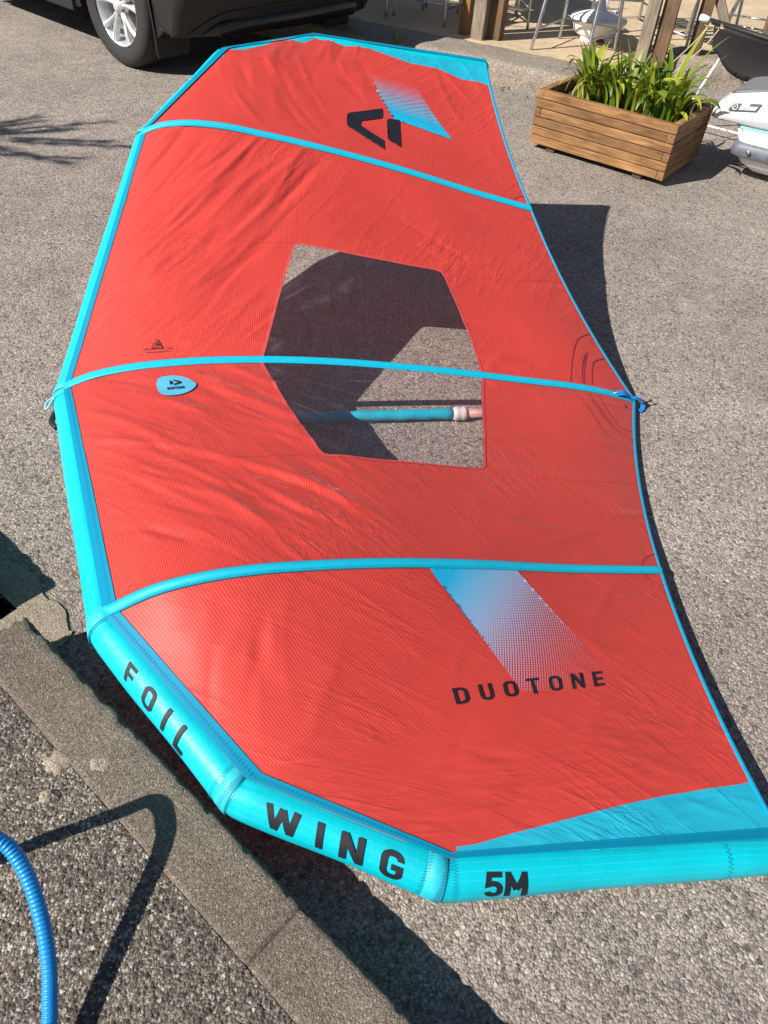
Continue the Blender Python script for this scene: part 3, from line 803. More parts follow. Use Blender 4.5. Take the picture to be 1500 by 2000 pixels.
def strip(name, pn, ctr, half, mat, off=.0018, m_=3, dome=0.0, taper=None):
    """Ribbon of a given half width (m) along a line given in panel coordinates."""
    W_, L_ = DIM[pn]; ctr = np.array(ctr, float); X = ctr * np.array([W_, L_])
    d = np.gradient(X, axis=0); d /= np.linalg.norm(d, axis=1)[:, None]; n = np.stack([-d[:, 1], d[:, 0]], 1)
    V = []; F = []
    for j in range(m_):
        q = -1 + 2 * j / (m_ - 1); hw = half if taper is None else half * taper[:, None]
        Y = (X + n * q * hw) / np.array([W_, L_])
        V.append(surf_pt(pn, Y[:, 0], Y[:, 1], off + dome * (1 - q * q)))
    N = len(X); V = np.concatenate(V)
    for j in range(m_ - 1):
        for i in range(N - 1): F.append((j * N + i, j * N + i + 1, (j + 1) * N + i + 1, (j + 1) * N + i))
    o = raw_obj(name, LV(V), F, mat, wing); orient_up(o.data); return o
def dens(pts, n):
    P = [Vector((a, t, 0)) for a, t in pts]
    if len(P) == 2: return [(P[0].lerp(P[1], k / n))[:2] for k in range(n + 1)]
    return [tuple(p)[:2] for p in smooth_path(P, n)]

# flaps joining canopy and tube, and along the wing tips
def band(name, pn, fn, n, mat, off=.0022, m_=4):
    V = []; F = []
    for j in range(m_):
        q = j / (m_ - 1); A = np.array([fn(i / n, q) for i in range(n + 1)]); V.append(surf_pt(pn, A[:, 0], A[:, 1], off))
    V = np.concatenate(V); N = n + 1
    for j in range(m_ - 1):
        for i in range(n): F.append((j * N + i, j * N + i + 1, (j + 1) * N + i + 1, (j + 1) * N + i))
    o = raw_obj(name, LV(V), F, mat, wing); orient_up(o.data); return o
chord = lambda a: 1.5 + (.74 - 1.5) * a
band('seam_flap', 'NI', lambda s, q: (s, q * (.012 + .010 * s)), 90, M['flap_blue'])
band('seam_flap', 'FI', lambda s, q: (s, q * .012), 90, M['flap_blue'])
FK = {'NO': le_out(-1, np.array([0.]))[1], 'FO': le_out(1, np.array([0.]))[1]}
for pn in ('NO', 'FO'):
    f = FK[pn]; wd = .030 if pn == 'NO' else .022
    band('seam_flap', pn, lambda s, q: (f * s, q * wd / chord(f * s)), 50, M['flap_blue'], .0022 if pn == 'NO' else .005)
    band('seam_flap', pn, lambda s, q: (f + (1 - f) * s, q * (wd if pn == 'NO' else .016) / chord(f + (1 - f) * s)), 50, M['flap_blue'], .0030 if pn == 'NO' else .0058)
    band('seam_flap', pn, lambda s, q: (1 - q * (.030 if pn == 'NO' else .02) * (1.0), s), 60, M['flap_blue'], .0036 if pn == 'NO' else .0064)

# zigzag stitching along the near flaps
def zigzag(pn, fn, n, amp, th=.0008, mat='stitch_dark', off=.0042):
    W_, L_ = DIM[pn]; V = []; F = []
    P = []
    for i in range(n + 1): P.append(fn(i / n, amp if i % 2 else -amp))
    P = np.array(P)
    for i in range(n):
        p, q = P[i] * (W_, L_), P[i + 1] * (W_, L_); d = q - p; ln = np.hypot(*d)
        if ln < 1e-6: continue
        nn = np.array([-d[1], d[0]]) / ln * th / 2
        quad = np.array([p + nn, p - nn, q - nn, q + nn]) / (W_, L_); b = len(V)
        V += list(surf_pt(pn, quad[:, 0], quad[:, 1], off)); F.append((b, b + 1, b + 2, b + 3))
    return V, F
V = []; F = []
def addz(vf):
    b = len(V); V.extend(vf[0]); F.extend([tuple(i + b for i in f) for f in vf[1]])
f = FK['NO']
addz(zigzag('NI', lambda s, z: (s, .007 + .006 * s + z * .0022), 170, 1))
addz(zigzag('NO', lambda s, z: (f * s, (.013 + z * .004) / chord(f * s)), 110, 1))
addz(zigzag('NO', lambda s, z: (f + (1 - f) * s, (.013 + z * .004) / chord(f + (1 - f) * s)), 100, 1, off=.005))
addz(zigzag('NO', lambda s, z: (1 - .016 - z * .0045, s), 150, 1, off=.0056))
addz(zigzag('NO', lambda s, z: (1 - .006 - z * .003, s), 190, 1, off=.0056))
o = raw_obj('stitching', LV(V), F, M['stitch_dark'], wing); orient_up(o.data); tag(o, kind='stuff')

# batten pockets
def batten_strip(pns, half, t0):
    n = 120; V = []; F = []; m_ = 9
    for j in range(m_):
        q = -1 + 2 * j / (m_ - 1); row = []
        for i in range(n + 1):
            t = t0 + (1.004 - t0) * i / n; hw = half * (1 - .12 * t)
            pn = pns[0] if q < 0 else pns[1]; W_ = DIM[pn][0] * (1 - .18 * t)
            a0 = abs(q) * hw / W_; side = 1 if pn in ('NO', 'FO', ) or pns[0] == 'NI' and pns[1] == 'FI' else None
            if pn in ('NI', 'FI') and pns != ('NI', 'FI'): a0 = 1 - a0
            row.append((pn, a0, min(max(t, 0), 1), .0022 + .0065 * (1 - q * q) ** .7))
        A = np.array([r[1] for r in row]); T = np.array([r[2] for r in row]); O = np.array([r[3] for r in row])
        p = PANELS[row[0][0]](A, T).copy(); p[:, 2] += O
        V.append(p)
    V = np.concatenate(V); N = n + 1
    for j in range(m_ - 1):
        for i in range(n): F.append((j * N + i, j * N + i + 1, (j + 1) * N + i + 1, (j + 1) * N + i))
    o = raw_obj('batten_pocket', LV(V), F, M['batten_blue'], wing); orient_up(o.data)
    so = o.modifiers.new('thick', 'SOLIDIFY'); so.thickness = .003; so.offset = -1
    return o
bt = [batten_strip(('NI', 'FI'), .0165, 0.0), batten_strip(('NI', 'NO'), .0165, 0.0), batten_strip(('FI', 'FO'), .0165, 0.0)]

# sewn edges of the batten pockets
for pns in (('NI', 'NO'), ('FI', 'FO'), ('NI', 'FI')):
    V = []; F = []
    for pn in pns:
        for n_ in range(230):
            t0 = .03 + .96 * n_ / 230; t1 = t0 + .96 / 230 * .6; W_ = DIM[pn][0]; rows = []
            for t in (t0, t1):
                for q in (.0108, .0118):
                    a0 = q * (1 - .12 * t) / (W_ * (1 - .18 * t))
                    if pn in ('NI', 'FI') and pns != ('NI', 'FI'): a0 = 1 - a0
                    rows.append((a0, t))
            A = np.array(rows); p = PANELS[pn](A[:, 0], A[:, 1]).copy(); p[:, 2] += .0022 + .0065 * (1 - (.0113 / .0165) ** 2) ** .7 + .0012
            b = len(V); V += list(p); F.append((b, b + 1, b + 3, b + 2))
    tag(raw_obj('stitching', LV(V), F, M['stitch_blue'], wing), kind='stuff')

# trailing edge tape
def te_tape(pn):
    n = 70; V = []; F = []
    S = PANELS[pn]; s = np.linspace(0, 1, n + 1)
    L_ = 1.72 if pn in ('NI', 'FI') else None
    rows = []
    for wdt, off in ((-.011, .002), (-.0055, .004), (.0, .004), (.003, .001), (.002, -.003), (-.009, -.0025)):
        tt = 1 + wdt / (1.75 if L_ else 1.5 + (.74 - 1.5) * s); tt = np.broadcast_to(tt, s.shape)
        p = S(s, np.minimum(tt, 1.0)).copy()
        ex = np.maximum(tt - 1, 0)
        p2 = S(s, np.full_like(s, .99)); dr = S(s, np.ones_like(s)) - p2
        p += dr * (ex / .01)[:, None]; p[:, 2] += off
        rows.append(p)
    V = np.concatenate(rows); N = n + 1
    for j in range(len(rows) - 1):
        for i in range(n): F.append((j * N + i, j * N + i + 1, (j + 1) * N + i + 1, (j + 1) * N + i))
    o = raw_obj('edge_tape', LV(V), F, M['tape_blue'], wing); orient_up(o.data)
for pn in PANELS: te_tape(pn)

# inflated leading edge, one section between two bends
def tube_ring(n0, n1, s, bis0, bis1, n=40, dr=0.0, th0=0, th1=2 * math.pi, pucker=0.0):
    A, Bq = AXIS[n0], AXIS[n1]; out = []
    for k in range(n + (1 if th1 - th0 < 6 else 0)):
        th = th0 + (th1 - th0) * k / n
        d_ = dr + pucker * (math.sin(17 * th + 3 * math.sin(5 * th)) + .5 * math.sin(29 * th + 1))
        p0 = tube(n0, n1, 0., th, d_); p1 = tube(n0, n1, 1., th, d_); d = p1 - p0
        sa = 0. if bis0 is None else ((A - p0) @ bis0) / (d @ bis0)
        sb = 1. if bis1 is None else ((Bq - p0) @ bis1) / (d @ bis1)
        out.append(p0 + d * (sa + (sb - sa) * s))
    return out
def bis(i):
    if i == 0 or i == len(CHAIN) - 1: return None
    a = AXIS[CHAIN[i]] - AXIS[CHAIN[i - 1]]; b = AXIS[CHAIN[i + 1]] - AXIS[CHAIN[i]]
    return a / np.linalg.norm(a) + b / np.linalg.norm(b)
for i in range(len(CHAIN) - 1):
    n0, n1 = CHAIN[i], CHAIN[i + 1]; b0, b1 = bis(i), bis(i + 1)
    L_ = np.linalg.norm(AXIS[n1] - AXIS[n0]); ns = 44; n = 72; V = []; F = []; UV = []
    for j in range(ns + 1):
        s = j / ns; e = min(s, 1 - s) * L_
        puff = -.0025 * math.exp(-(e / .02) ** 2) if 0 < i + (s > .5) < len(CHAIN) - 1 else 0
        ring = tube_ring(n0, n1, s, b0, b1, n, puff + .0012 * math.sin(s * 9 + i), pucker=.0016 * math.exp(-e / .022) if e > .004 else 0)
        V += ring; UV += [(s * L_, .052 * 2 * math.pi * k / n) for k in range(n)]
    for j in range(ns):
        for k in range(n): F.append((j * n + k, j * n + (k + 1) % n, (j + 1) * n + (k + 1) % n, (j + 1) * n + k))
    for endj, nm, sg in ((0, n0, -1), (ns, n1, 1)):
        if (nm == 'F4' and sg < 0) or (nm == 'M4' and sg > 0):          # rounded closed tip
            ax = (AXIS[n1] - AXIS[n0]); ax /= np.linalg.norm(ax); base = endj * n; prev = base
            for q in (.35, .7, .95):
                b = len(V); r0 = math.sqrt(1 - q * q)
                for k in range(n):
                    V.append(AXIS[nm] + (V[base + k] - AXIS[nm]) * r0 + ax * sg * TUBE_R[nm] * q * .7); UV.append((0, 0))
                for k in range(n): F.append((prev + k, prev + (k + 1) % n, b + (k + 1) % n, b + k))
                prev = b
            F.append(tuple(prev + k for k in range(n)))
    o = raw_obj('tube_section', LV(V), F, M['tube_blue'], wing, True, UV)
    bmx = bmesh.new(); bmx.from_mesh(o.data); bmesh.ops.recalc_face_normals(bmx, faces=bmx.faces[:]); bmx.to_mesh(o.data); bmx.free()
def joint_band(n0, n1, s0, s1, name='joint_band', mat='batten_blue', dr=.0016):
    i = CHAIN.index(n0); b0, b1 = bis(i), bis(i + 1); n = 40; V = []; F = []
    for s, d in ((s0, dr * .3), (s0 + .002, dr), ((s0 + s1) / 2, dr * 1.2), (s1 - .002, dr), (s1, dr * .3)): V += tube_ring(n0, n1, s, b0, b1, n, d)
    for j in range(4):
        for k in range(n): F.append((j * n + k, j * n + (k + 1) % n, (j + 1) * n + (k + 1) % n, (j + 1) * n + k))
    o = raw_obj(name, LV(V), F, M[mat], wing)
    bmx = bmesh.new(); bmx.from_mesh(o.data); bmesh.ops.recalc_face_normals(bmx, faces=bmx.faces[:]); bmx.to_mesh(o.data); bmx.free()
simple('band_blue', (.02, .46, .58), .5, var=.08, scale=90, bumpd=.001)
joint_band('M1', 'M2', .93, .995, mat='band_blue'); joint_band('M2', 'M3', .90, .995, mat='band_blue'); joint_band('C', 'M1', .955, .995, mat='band_blue')
joint_band('F1', 'C', .975, .998, mat='band_blue'); joint_band('C', 'M1', .004, .03, mat='band_blue'); joint_band('F2', 'F1', .93, .99, mat='band_blue')
# stitches round the near joint bands
V = []; F = []
for (n0, n1, s_, n_) in (('M1', 'M2', .932, 60), ('M1', 'M2', .992, 60), ('M2', 'M3', .905, 60), ('M2', 'M3', .993, 60), ('M3', 'M4', .012, 60), ('M3', 'M4', .80, 30)):
    L_ = np.linalg.norm(AXIS[n1] - AXIS[n0])
    for k in range(n_):
        th0 = -1.2 + 3.3 * k / n_; th1 = -1.2 + 3.3 * (k + 1) / n_; z = .005 / L_ * (1 if k % 2 else -1); w = .0009 / L_
        b = len(V)
        V += [tube(n0, n1, s_ + z - w, th0, .0035), tube(n0, n1, s_ + z + w, th0, .0035), tube(n0, n1, s_ - z + w, th1, .0035), tube(n0, n1, s_ - z - w, th1, .0035)]
        F.append((b, b + 1, b + 2, b + 3))
o = raw_obj('stitching', LV(V), F, M['stitch_dark'], wing); tag(o, kind='stuff')

# ------------------------------------------------------------------ lettering and prints
def arc(cx, cy, rx, ry, a0, a1, n=7):
    return [(cx + rx * math.cos(R(a0 + (a1 - a0) * k / n)), cy + ry * math.sin(R(a0 + (a1 - a0) * k / n))) for k in range(n + 1)]
SW = .19
def glyph(ch):
    l = SW / 2; lo, hi = l, 1 - l
    def rr(w, c=.2):
        r = w - l
        return arc(r - c, hi - c, c, c, 90, 0) + arc(r - c, lo + c, c, c, 0, -90) + arc(l + c, lo + c, c, c, 270, 180) + arc(l + c, hi - c, c, c, 180, 90)
    if ch == 'D':
        w = .66; r = w - l; return w, [([(l, lo), (l, hi)] + arc(r - .24, hi - .24, .24, .24, 90, 0) + arc(r - .24, lo + .24, .24, .24, 0, -90), True)]
    if ch == 'U':
        w = .64; r = w - l; return w, [([(l, 1)] + arc(l + .2, lo + .2, .2, .2, 180, 270) + arc(r - .2, lo + .2, .2, .2, 270, 360) + [(r, 1)], False)]
    if ch == 'O': w = .66; return w, [(rr(w), True)]
    if ch == 'T': w = .6; return w, [([(0, hi), (w, hi)], False), ([(w / 2, 0), (w / 2, 1 - SW * .5)], False)]
    if ch == 'N': w = .68; return w, [([(l, 0), (l, 1)], False), ([(w - l, 0), (w - l, 1)], False), ([(l, .97), (w - l, .03)], False)]
    if ch == 'E': w = .56; return w, [([(l, 0), (l, 1)], False), ([(l, hi), (w, hi)], False), ([(l, .5), (w * .93, .5)], False), ([(l, lo), (w, lo)], False)]
    if ch == 'F': w = .55; return w, [([(l, 0), (l, 1)], False), ([(l, hi), (w, hi)], False), ([(l, .48), (w * .92, .48)], False)]
    if ch == 'I': w = SW; return w, [([(l, 0), (l, 1)], False)]
    if ch == 'L': w = .54; return w, [([(l, 0), (l, 1)], False), ([(l, lo), (w, lo)], False)]
    if ch == 'W': w = 1.0; return w, [([(.09, 1), (.27, .03)], False), ([(.27, .03), (.5, .95)], False), ([(.5, .95), (.73, .03)], False), ([(.73, .03), (.91, 1)], False)]
    if ch == 'G':
        w = .66; r = w - l
        return w, [([(r, .70)] + arc(r - .2, hi - .2, .2, .2, 0, 90) + arc(l + .2, hi - .2, .2, .2, 90, 180) + arc(l + .2, lo + .2, .2, .2, 180, 270) + arc(r - .2, lo + .2, .2, .2, 270, 360) + [(r, .46)], False), ([(r - .25, .46), (r + l, .46)], False)]
    if ch == 'M': w = .80; return w, [([(l, 0), (l, 1)], False), ([(w - l, 0), (w - l, 1)], False), ([(l, .94), (w / 2, .36)], False), ([(w / 2, .36), (w - l, .94)], False)]
    if ch == '5':
        w = .62; r = w - l
        return w, [([(w - .02, hi), (l + .03, hi), (l, .52), (.26, .58)] + arc(r - .2, .36, .2, .21, 75, 0) + arc(r - .2, .30, .2, .21, 0, -90) + [(.30, lo)] + arc(l + .17, .27, .17, .18, 265, 190), False)]
    if ch == 'R': w = .62; r = w - l; return w, [([(l, 0), (l, 1)], False), ([(l, hi)] + arc(r - .18, .71, .18, .19, 90, -90) + [(l, .52)], False), ([(.3, .5), (r, 0)], False)]
    if ch == 'Y': w = .66; return w, [([(l, 1), (w / 2, .48)], False), ([(w - l, 1), (w / 2, .48)], False), ([(w / 2, 0), (w / 2, .52)], False)]
    if ch == 'X': w = .66; return w, [([(l, 1), (w - l, 0)], False), ([(w - l, 1), (l, 0)], False)]
    return .3, []
def ribbon(path, closed, sw, step=.16):
    P = []
    n = len(path); segs = n if closed else n - 1
    Q = []
    for i in range(segs):
        a, b = Vector(path[i]), Vector(path[(i + 1) % n]); k = max(1, int((b - a).length / step))
        if (b - a).length < 1e-5: continue
        for j in range(k): Q.append(a.lerp(b, j / k))
    if not closed: Q.append(Vector(path[-1]))
    V = []; F = []; N = len(Q)
    for i in range(N):
        if closed: d0, d1 = Q[i] - Q[i - 1], Q[(i + 1) % N] - Q[i]
        else: d0 = Q[i] - Q[i - 1] if i else Q[1] - Q[0]; d1 = Q[i + 1] - Q[i] if i < N - 1 else d0
        d0 = d0.normalized(); d1 = d1.normalized(); t = (d0 + d1)
        t = t.normalized() if t.length > 1e-4 else d0
        nn = Vector((-t.y, t.x)); k = 1 / max(.6, nn.dot(Vector((-d0.y, d0.x))))
        V += [Q[i] + nn * sw / 2 * k, Q[i] - nn * sw / 2 * k]
    for i in range(N if closed else N - 1):
        j = (i + 1) % N; F.append((2 * i, 2 * i + 1, 2 * j + 1, 2 * j))
    return V, F
def word(name, text, track, mapf, mat, sw=SW):
    """mapf(x 0..1, y 0..1, layer) -> point on the wing."""
    items = []; x = 0
    for ch in text:
        w, st = glyph(ch); items.append((x, w, st)); x += w + track
    tot = x - track; V = []; F = []
    for (x0, w, st) in items:
        for li, (path, cl) in enumerate(st):
            v, f = ribbon(path, cl, sw); b = len(V)
            V += [mapf((p.x + x0) / tot, p.y, li) for p in v]; F += [tuple(i + b for i in q) for q in f]
        if name == 'letter' and F: raw_obj(name, LV(V), F, mat, wing); V = []; F = []
    if F: tag(raw_obj(name, LV(V), F, mat, wing), kind='stuff')
def quad_uv(Q, x, y): 
    bl, br, tr, tl = [np.array(q) for q in Q]
    return (bl * (1 - x) + br * x) * (1 - y) + (tl * (1 - x) + tr * x) * y
def panel_map(pn, Q, off):
    def f(x, y, li):
        q = quad_uv(Q, x, y); return surf_pt(pn, q[0], q[1], off + .00025 * li)[0]
    return f
def tube_map(n0, n1, Q):
    def f(x, y, li):
        q = quad_uv([(a[1], a[2]) for a in Q], x, y); return tube(n0, n1, q[0], q[1], .0020 + .0002 * li)
    return f
word('letter', 'DUOTONE', .50, panel_map('NO', PZ['duo'], .0030), M['ink_black'], .155)
word('letter', 'FOIL', .62, tube_map('M1', 'M2', PZ['foil']), M['ink_black'], .185)
word('letter', 'WING', .50, tube_map('M2', 'M3', PZ['wing']), M['ink_black'], .20)
word('letter', '5M', .10, tube_map('M3', 'M4', PZ['fivem']), M['ink_black'], .21)
word('small_lettering', 'DUOTONE', .22, panel_map('NI', PZ['badge_txt'], .0062), M['ink_black'], .24)
word('small_lettering', 'TRINITY TX', .6, panel_map('FI', PZ['tri_txt'], .004), M['ink_black'], .22)
def flat_poly(name, pn, pts, off, mat, uvq=None):
    W_, L_ = DIM[pn]; P = [(a * W_, t * L_) for a, t in pts]
    dense_ = []
    for p, q in zip(P, P[1:] + P[:1]):
        n = max(1, int(math.dist(p, q) / .008)); dense_ += [(p[0] + (q[0] - p[0]) * k / n, p[1] + (q[1] - p[1]) * k / n) for k in range(n)]
    x0, x1 = min(p[0] for p in P), max(p[0] for p in P); y0, y1 = min(p[1] for p in P), max(p[1] for p in P)
    g = [(x, y) for x in np.arange(x0 + .004, x1, .008) for y in np.arange(y0 + .004, y1, .008)]
    if g:
        g = np.array(g); ok = in_poly(g[:, 0], g[:, 1], P)
        for A, B in zip(dense_, dense_[1:] + dense_[:1]): ok &= seg_dist(g, np.array(A), np.array(B)) > .004
        g = g[ok]
    V2, F = cdt_fill([tuple(p) for p in g], [dense_])
    A = np.array(V2) / (W_, L_)
    uv = None
    if uvq:
        uv = []
        Q = [np.array(q) * (W_, L_) for q in uvq]                      # tl tr br bl -> u right, v down
        for p in V2:
            u = v = .5
            for _ in range(12):
                f = (Q[0] * (1 - u) + Q[1] * u) * (1 - v) + (Q[3] * (1 - u) + Q[2] * u) * v - np.array(p)
                Ju = (Q[1] - Q[0]) * (1 - v) + (Q[2] - Q[3]) * v; Jv = (Q[3] * (1 - u) + Q[2] * u) - (Q[0] * (1 - u) + Q[1] * u)
                st = np.linalg.solve(np.stack([Ju, Jv], 1), -f); u += st[0]; v += st[1]
            uv.append((u, v))
    o = raw_obj(name, LV(surf_pt(pn, A[:, 0], A[:, 1], off)), F, mat, wing, True, uv); orient_up(o.data); return o
flat_poly('dot_print', 'NO', PZ['halft_N'], .0022, M['dot_print'], PZ['halft_N'])
flat_poly('line_print', 'FO', PZ['halft_F'], .0024, M['line_print'], PZ['halft_F'])
flat_poly('chevron_emblem', 'FO', PZ['chev'], .0034, M['ink_black'])
flat_poly('bar_emblem', 'FO', PZ['bar'], .0034, M['ink_black'])
bd = flat_poly('logo_badge', 'NI', dens(PZ['badge'] + PZ['badge'][:1], 3)[:-1], .0042, M['badge_blue'])
flat_poly('bar_emblem', 'NI', PZ['badge_bar'], .0062, M['ink_black']); flat_poly('chevron_emblem', 'NI', PZ['badge_chev'], .0062, M['ink_black'])
tri = PZ['tri']
for i in range(3): strip('triangle_emblem', 'FI', dens([tri[i], tri[(i + 1) % 3]], 8), .0011, M['ink_black'], .004 + .0003 * i)
sx, sy = PZ['star'][0]
for k in range(3):
    ca, sa = .0065 * math.cos(R(60 * k)), .0065 * math.sin(R(60 * k))
    strip('star_emblem', 'FI', [(sx - ca, sy - sa * .55), (sx, sy), (sx + ca, sy + sa * .55)], .0012, M['ink_black'], .004 + .0003 * k)
strip('underline_print', 'FI', dens(PZ['tri_line'], 4), .0007, M['ink_black'], .004)
for L in PZ['st_F']: strip('reinforcement_stitch', 'FI', dens(L, 5), .0017, M['stitch_purple'], .0026)
for L in PZ['st_N']: strip('reinforcement_stitch', 'NI', dens(L, 5), .0017, M['stitch_purple'], .0026)
for pn, k in (('NI', 'seam_N'), ('NI', 'seam_N2'), ('FI', 'seam_F'), ('FI', 'seam_F2'), ('NO', 'seam_O'), ('FO', 'seam_FO')):
    strip('panel_seam', pn, dens(PZ[k], 14), .0016, M['stitch_red'], .0012)
# binding round the window
simple('binding_red', (.50, .06, .06), .6, var=.1)
for pn, k in (('NI', 'win_N'), ('FI', 'win_F')):
    w = PZ[k]; w = [(0.003, w[0][1])] + w[1:-1] + [(0.003, w[-1][1])]
    q = [w[0]]
    for p0, p1 in zip(w, w[1:]):
        n = max(1, int(math.dist((p0[0] * .96, p0[1] * 1.72), (p1[0] * .96, p1[1] * 1.72)) / .012))
        q += [(p0[0] + (p1[0] - p0[0]) * i / n, p0[1] + (p1[1] - p0[1]) * i / n) for i in range(1, n + 1)]
    strip('window_binding', pn, q, .0045, M['binding_red'], .0016)
# corner patches at the outer battens
for pn, a0, sg in (('FI', 1, -1), ('FO', 0, 1), ('NI', 1, -1), ('NO', 0, 1)):
    L = [(a0 + sg * .075 * math.sin(R(x)), 1 - .05 * math.cos(R(x))) for x in range(5, 90, 14)]
    strip('reinforcement_stitch', pn, dens(L, 3), .0013, M['stitch_purple'], .0028)

# clip and webbing at the trailing edge, loops at the leading edge
def web(P, wdt, name='webbing', mat='webbing_blue', th=.003):
    P = smooth_path(P, 5); V = []; F = []
    for i, p in enumerate(P):
        d = (P[min(i + 1, len(P) - 1)] - P[max(i - 1, 0)]).normalized(); s_ = d.cross(Vector((0, 0, 1)))
        s_ = s_.normalized() * wdt / 2; u = s_.cross(d).normalized() * th
        V += [p - s_, p + s_, p + s_ + u, p - s_ + u]
    for i in range(len(P) - 1):
        for k in range(4): F.append((4 * i + k, 4 * i + (k + 1) % 4, 4 * i + 4 + (k + 1) % 4, 4 * i + 4 + k))
    F += [(0, 1, 2, 3), tuple(4 * (len(P) - 1) + k for k in (3, 2, 1, 0))]
    bmx = bmesh.new(); vs = [bmx.verts.new(v) for v in V]
    for f in F: bmx.faces.new([vs[i] for i in f])
    return bm_obj(name, bmx, M[mat], wing, smooth=False)
tc = Vector((TEP['C'][1], TEP['C'][0], TEP['C'][2]))
c9 = batten('C', np.array([.955]))[0]; c9 = Vector((c9[1], c9[0], c9[2] + .011))
web([c9, c9.lerp(tc, .35) + Vector((0, 0, .012)), tc + Vector((-.02, .0, .012))], .024)
web([tc + Vector((-.035, 0, .017)), tc + Vector((.0, -.002, .015)), tc + Vector((.022, -.008, .004)), tc + Vector((.020, -.03, -.006)), tc + Vector((.004, -.045, -.008))], .015)
tube_obj('cord', [c9 + Vector((-.03, 0, -.002)), c9 + Vector((.005, 0, .004))], .003, M['loop_pale'], wing, 8)
tube_obj('toggle', smooth_path([tc + Vector((.018, -.01, 0)), tc + Vector((.035, -.012, .004)), tc + Vector((.055, -.006, .006))], 4), lambda i: .006 + .004 * math.sin(i * .8), M['toggle_black'], wing, 10)
cx = AXIS['C']; o_ = np.array([-.012, -1, 0])
pc = Vector((cx[1] - TUBE_R['C'] * .8, cx[0] - .02, cx[2] + TUBE_R['C'] * .55))
tube_obj('pull_loop', smooth_path([pc, pc + Vector((-.008, -.014, -.002)), pc + Vector((-.016, -.034, -.006)), pc + Vector((-.024, -.032, -.006)), pc + Vector((-.018, -.010, -.002)), pc + Vector((.002, .006, .002))], 5), .003, M['loop_pale'], wing, 8)
pm = tube('C', 'M1', .2, 2.6)
ph = Vector((pm[1], pm[0], pm[2]))
p1 = tube('C', 'M1', .05, -.1, .002); p2 = tube('C', 'M1', .09, -.1, .014); p3 = tube('C', 'M1', .13, -.1, .002)
tube_obj('carry_handle', smooth_path([Vector((q[1], q[0], q[2])) for q in (p1, p2, p3)], 6), .009, M['toggle_black'], wing, 8)

# boom under the canopy, in world coordinates first
def W2L(p): return wm.inverted() @ Vector(p)
def boom_pt(x, z=.027): return (x, 2.1317 + .2032 * x, z)
bx0, bx1, bx2, bx3 = -.82, .205, .253, .82
n = 44
boom = tube_obj('boom', [W2L(boom_pt(bx0 + (bx1 - bx0) * k / n, .028 + .0015 * math.sin(k * 1.7))) for k in range(n + 1)],
                lambda i: .0180 + .0009 * math.sin(i * 2.1) + .0006 * math.sin(i * 5.3), M['batten_blue'], wing, 16)
tube_obj('boom_clamp', [W2L(boom_pt(bx1 + (bx2 - bx1) * k / 6)) for k in range(7)], lambda i: (.020, .0245, .0245, .022, .0245, .0245, .019)[i], M['clamp_white'], boom, 16)
cb = boom_pt((bx1 + bx2) / 2, .012); 
tube_obj('boom_pipe', [W2L(boom_pt(bx2 + (bx3 - bx2) * k / 8)) for k in range(9)], .0155, M['boom_pink'], boom, 16)
# ------------------------------------------------------------------ air hose of the pump
hp = [(-.40, -.06, .141), (-.42, .12, .146), (-.434, .22, .155), (-.443, .288, .167), (-.451, .319, .180), (-.461, .354, .196), (-.477, .393, .220), (-.497, .431, .248), (-.521, .465, .279),
      (-.547, .489, .304), (-.566, .497, .319), (-.624, .510, .355), (-.664, .510, .367), (-.705, .487, .366), (-.761, .458, .352), (-.805, .437, .331), (-.843, .412, .310), (-.95, .35, .24), (-1.08, .27, .165), (-1.25, .15, .145)]
hq = smooth_path(hp, 14)
cum = [0.0]
for a, b in zip(hq, hq[1:]): cum.append(cum[-1] + (b - a).length)
res = []; L_ = cum[-1]; N_ = int(L_ / .00122)
for k in range(N_ + 1):
    s_ = L_ * k / N_; i = min(max(0, int(np.searchsorted(cum, s_)) - 1), len(hq) - 2)
    res.append(hq[i].lerp(hq[i + 1], (s_ - cum[i]) / max(1e-9, cum[i + 1] - cum[i])))
# gentle smoothing
for _ in range(30): res = [res[0]] + [(res[i - 1] + res[i] * 2 + res[i + 1]) / 4 for i in range(1, len(res) - 1)] + [res[-1]]
hose = tube_obj('air_hose', res, lambda i: .0116 + .0016 * (1, .5, 0, 0, 0, .5)[i % 6], M['hose_blue'], None, 18)
tag(hose, 'blue corrugated plastic pump hose arching above the aggregate pavement', 'hose')

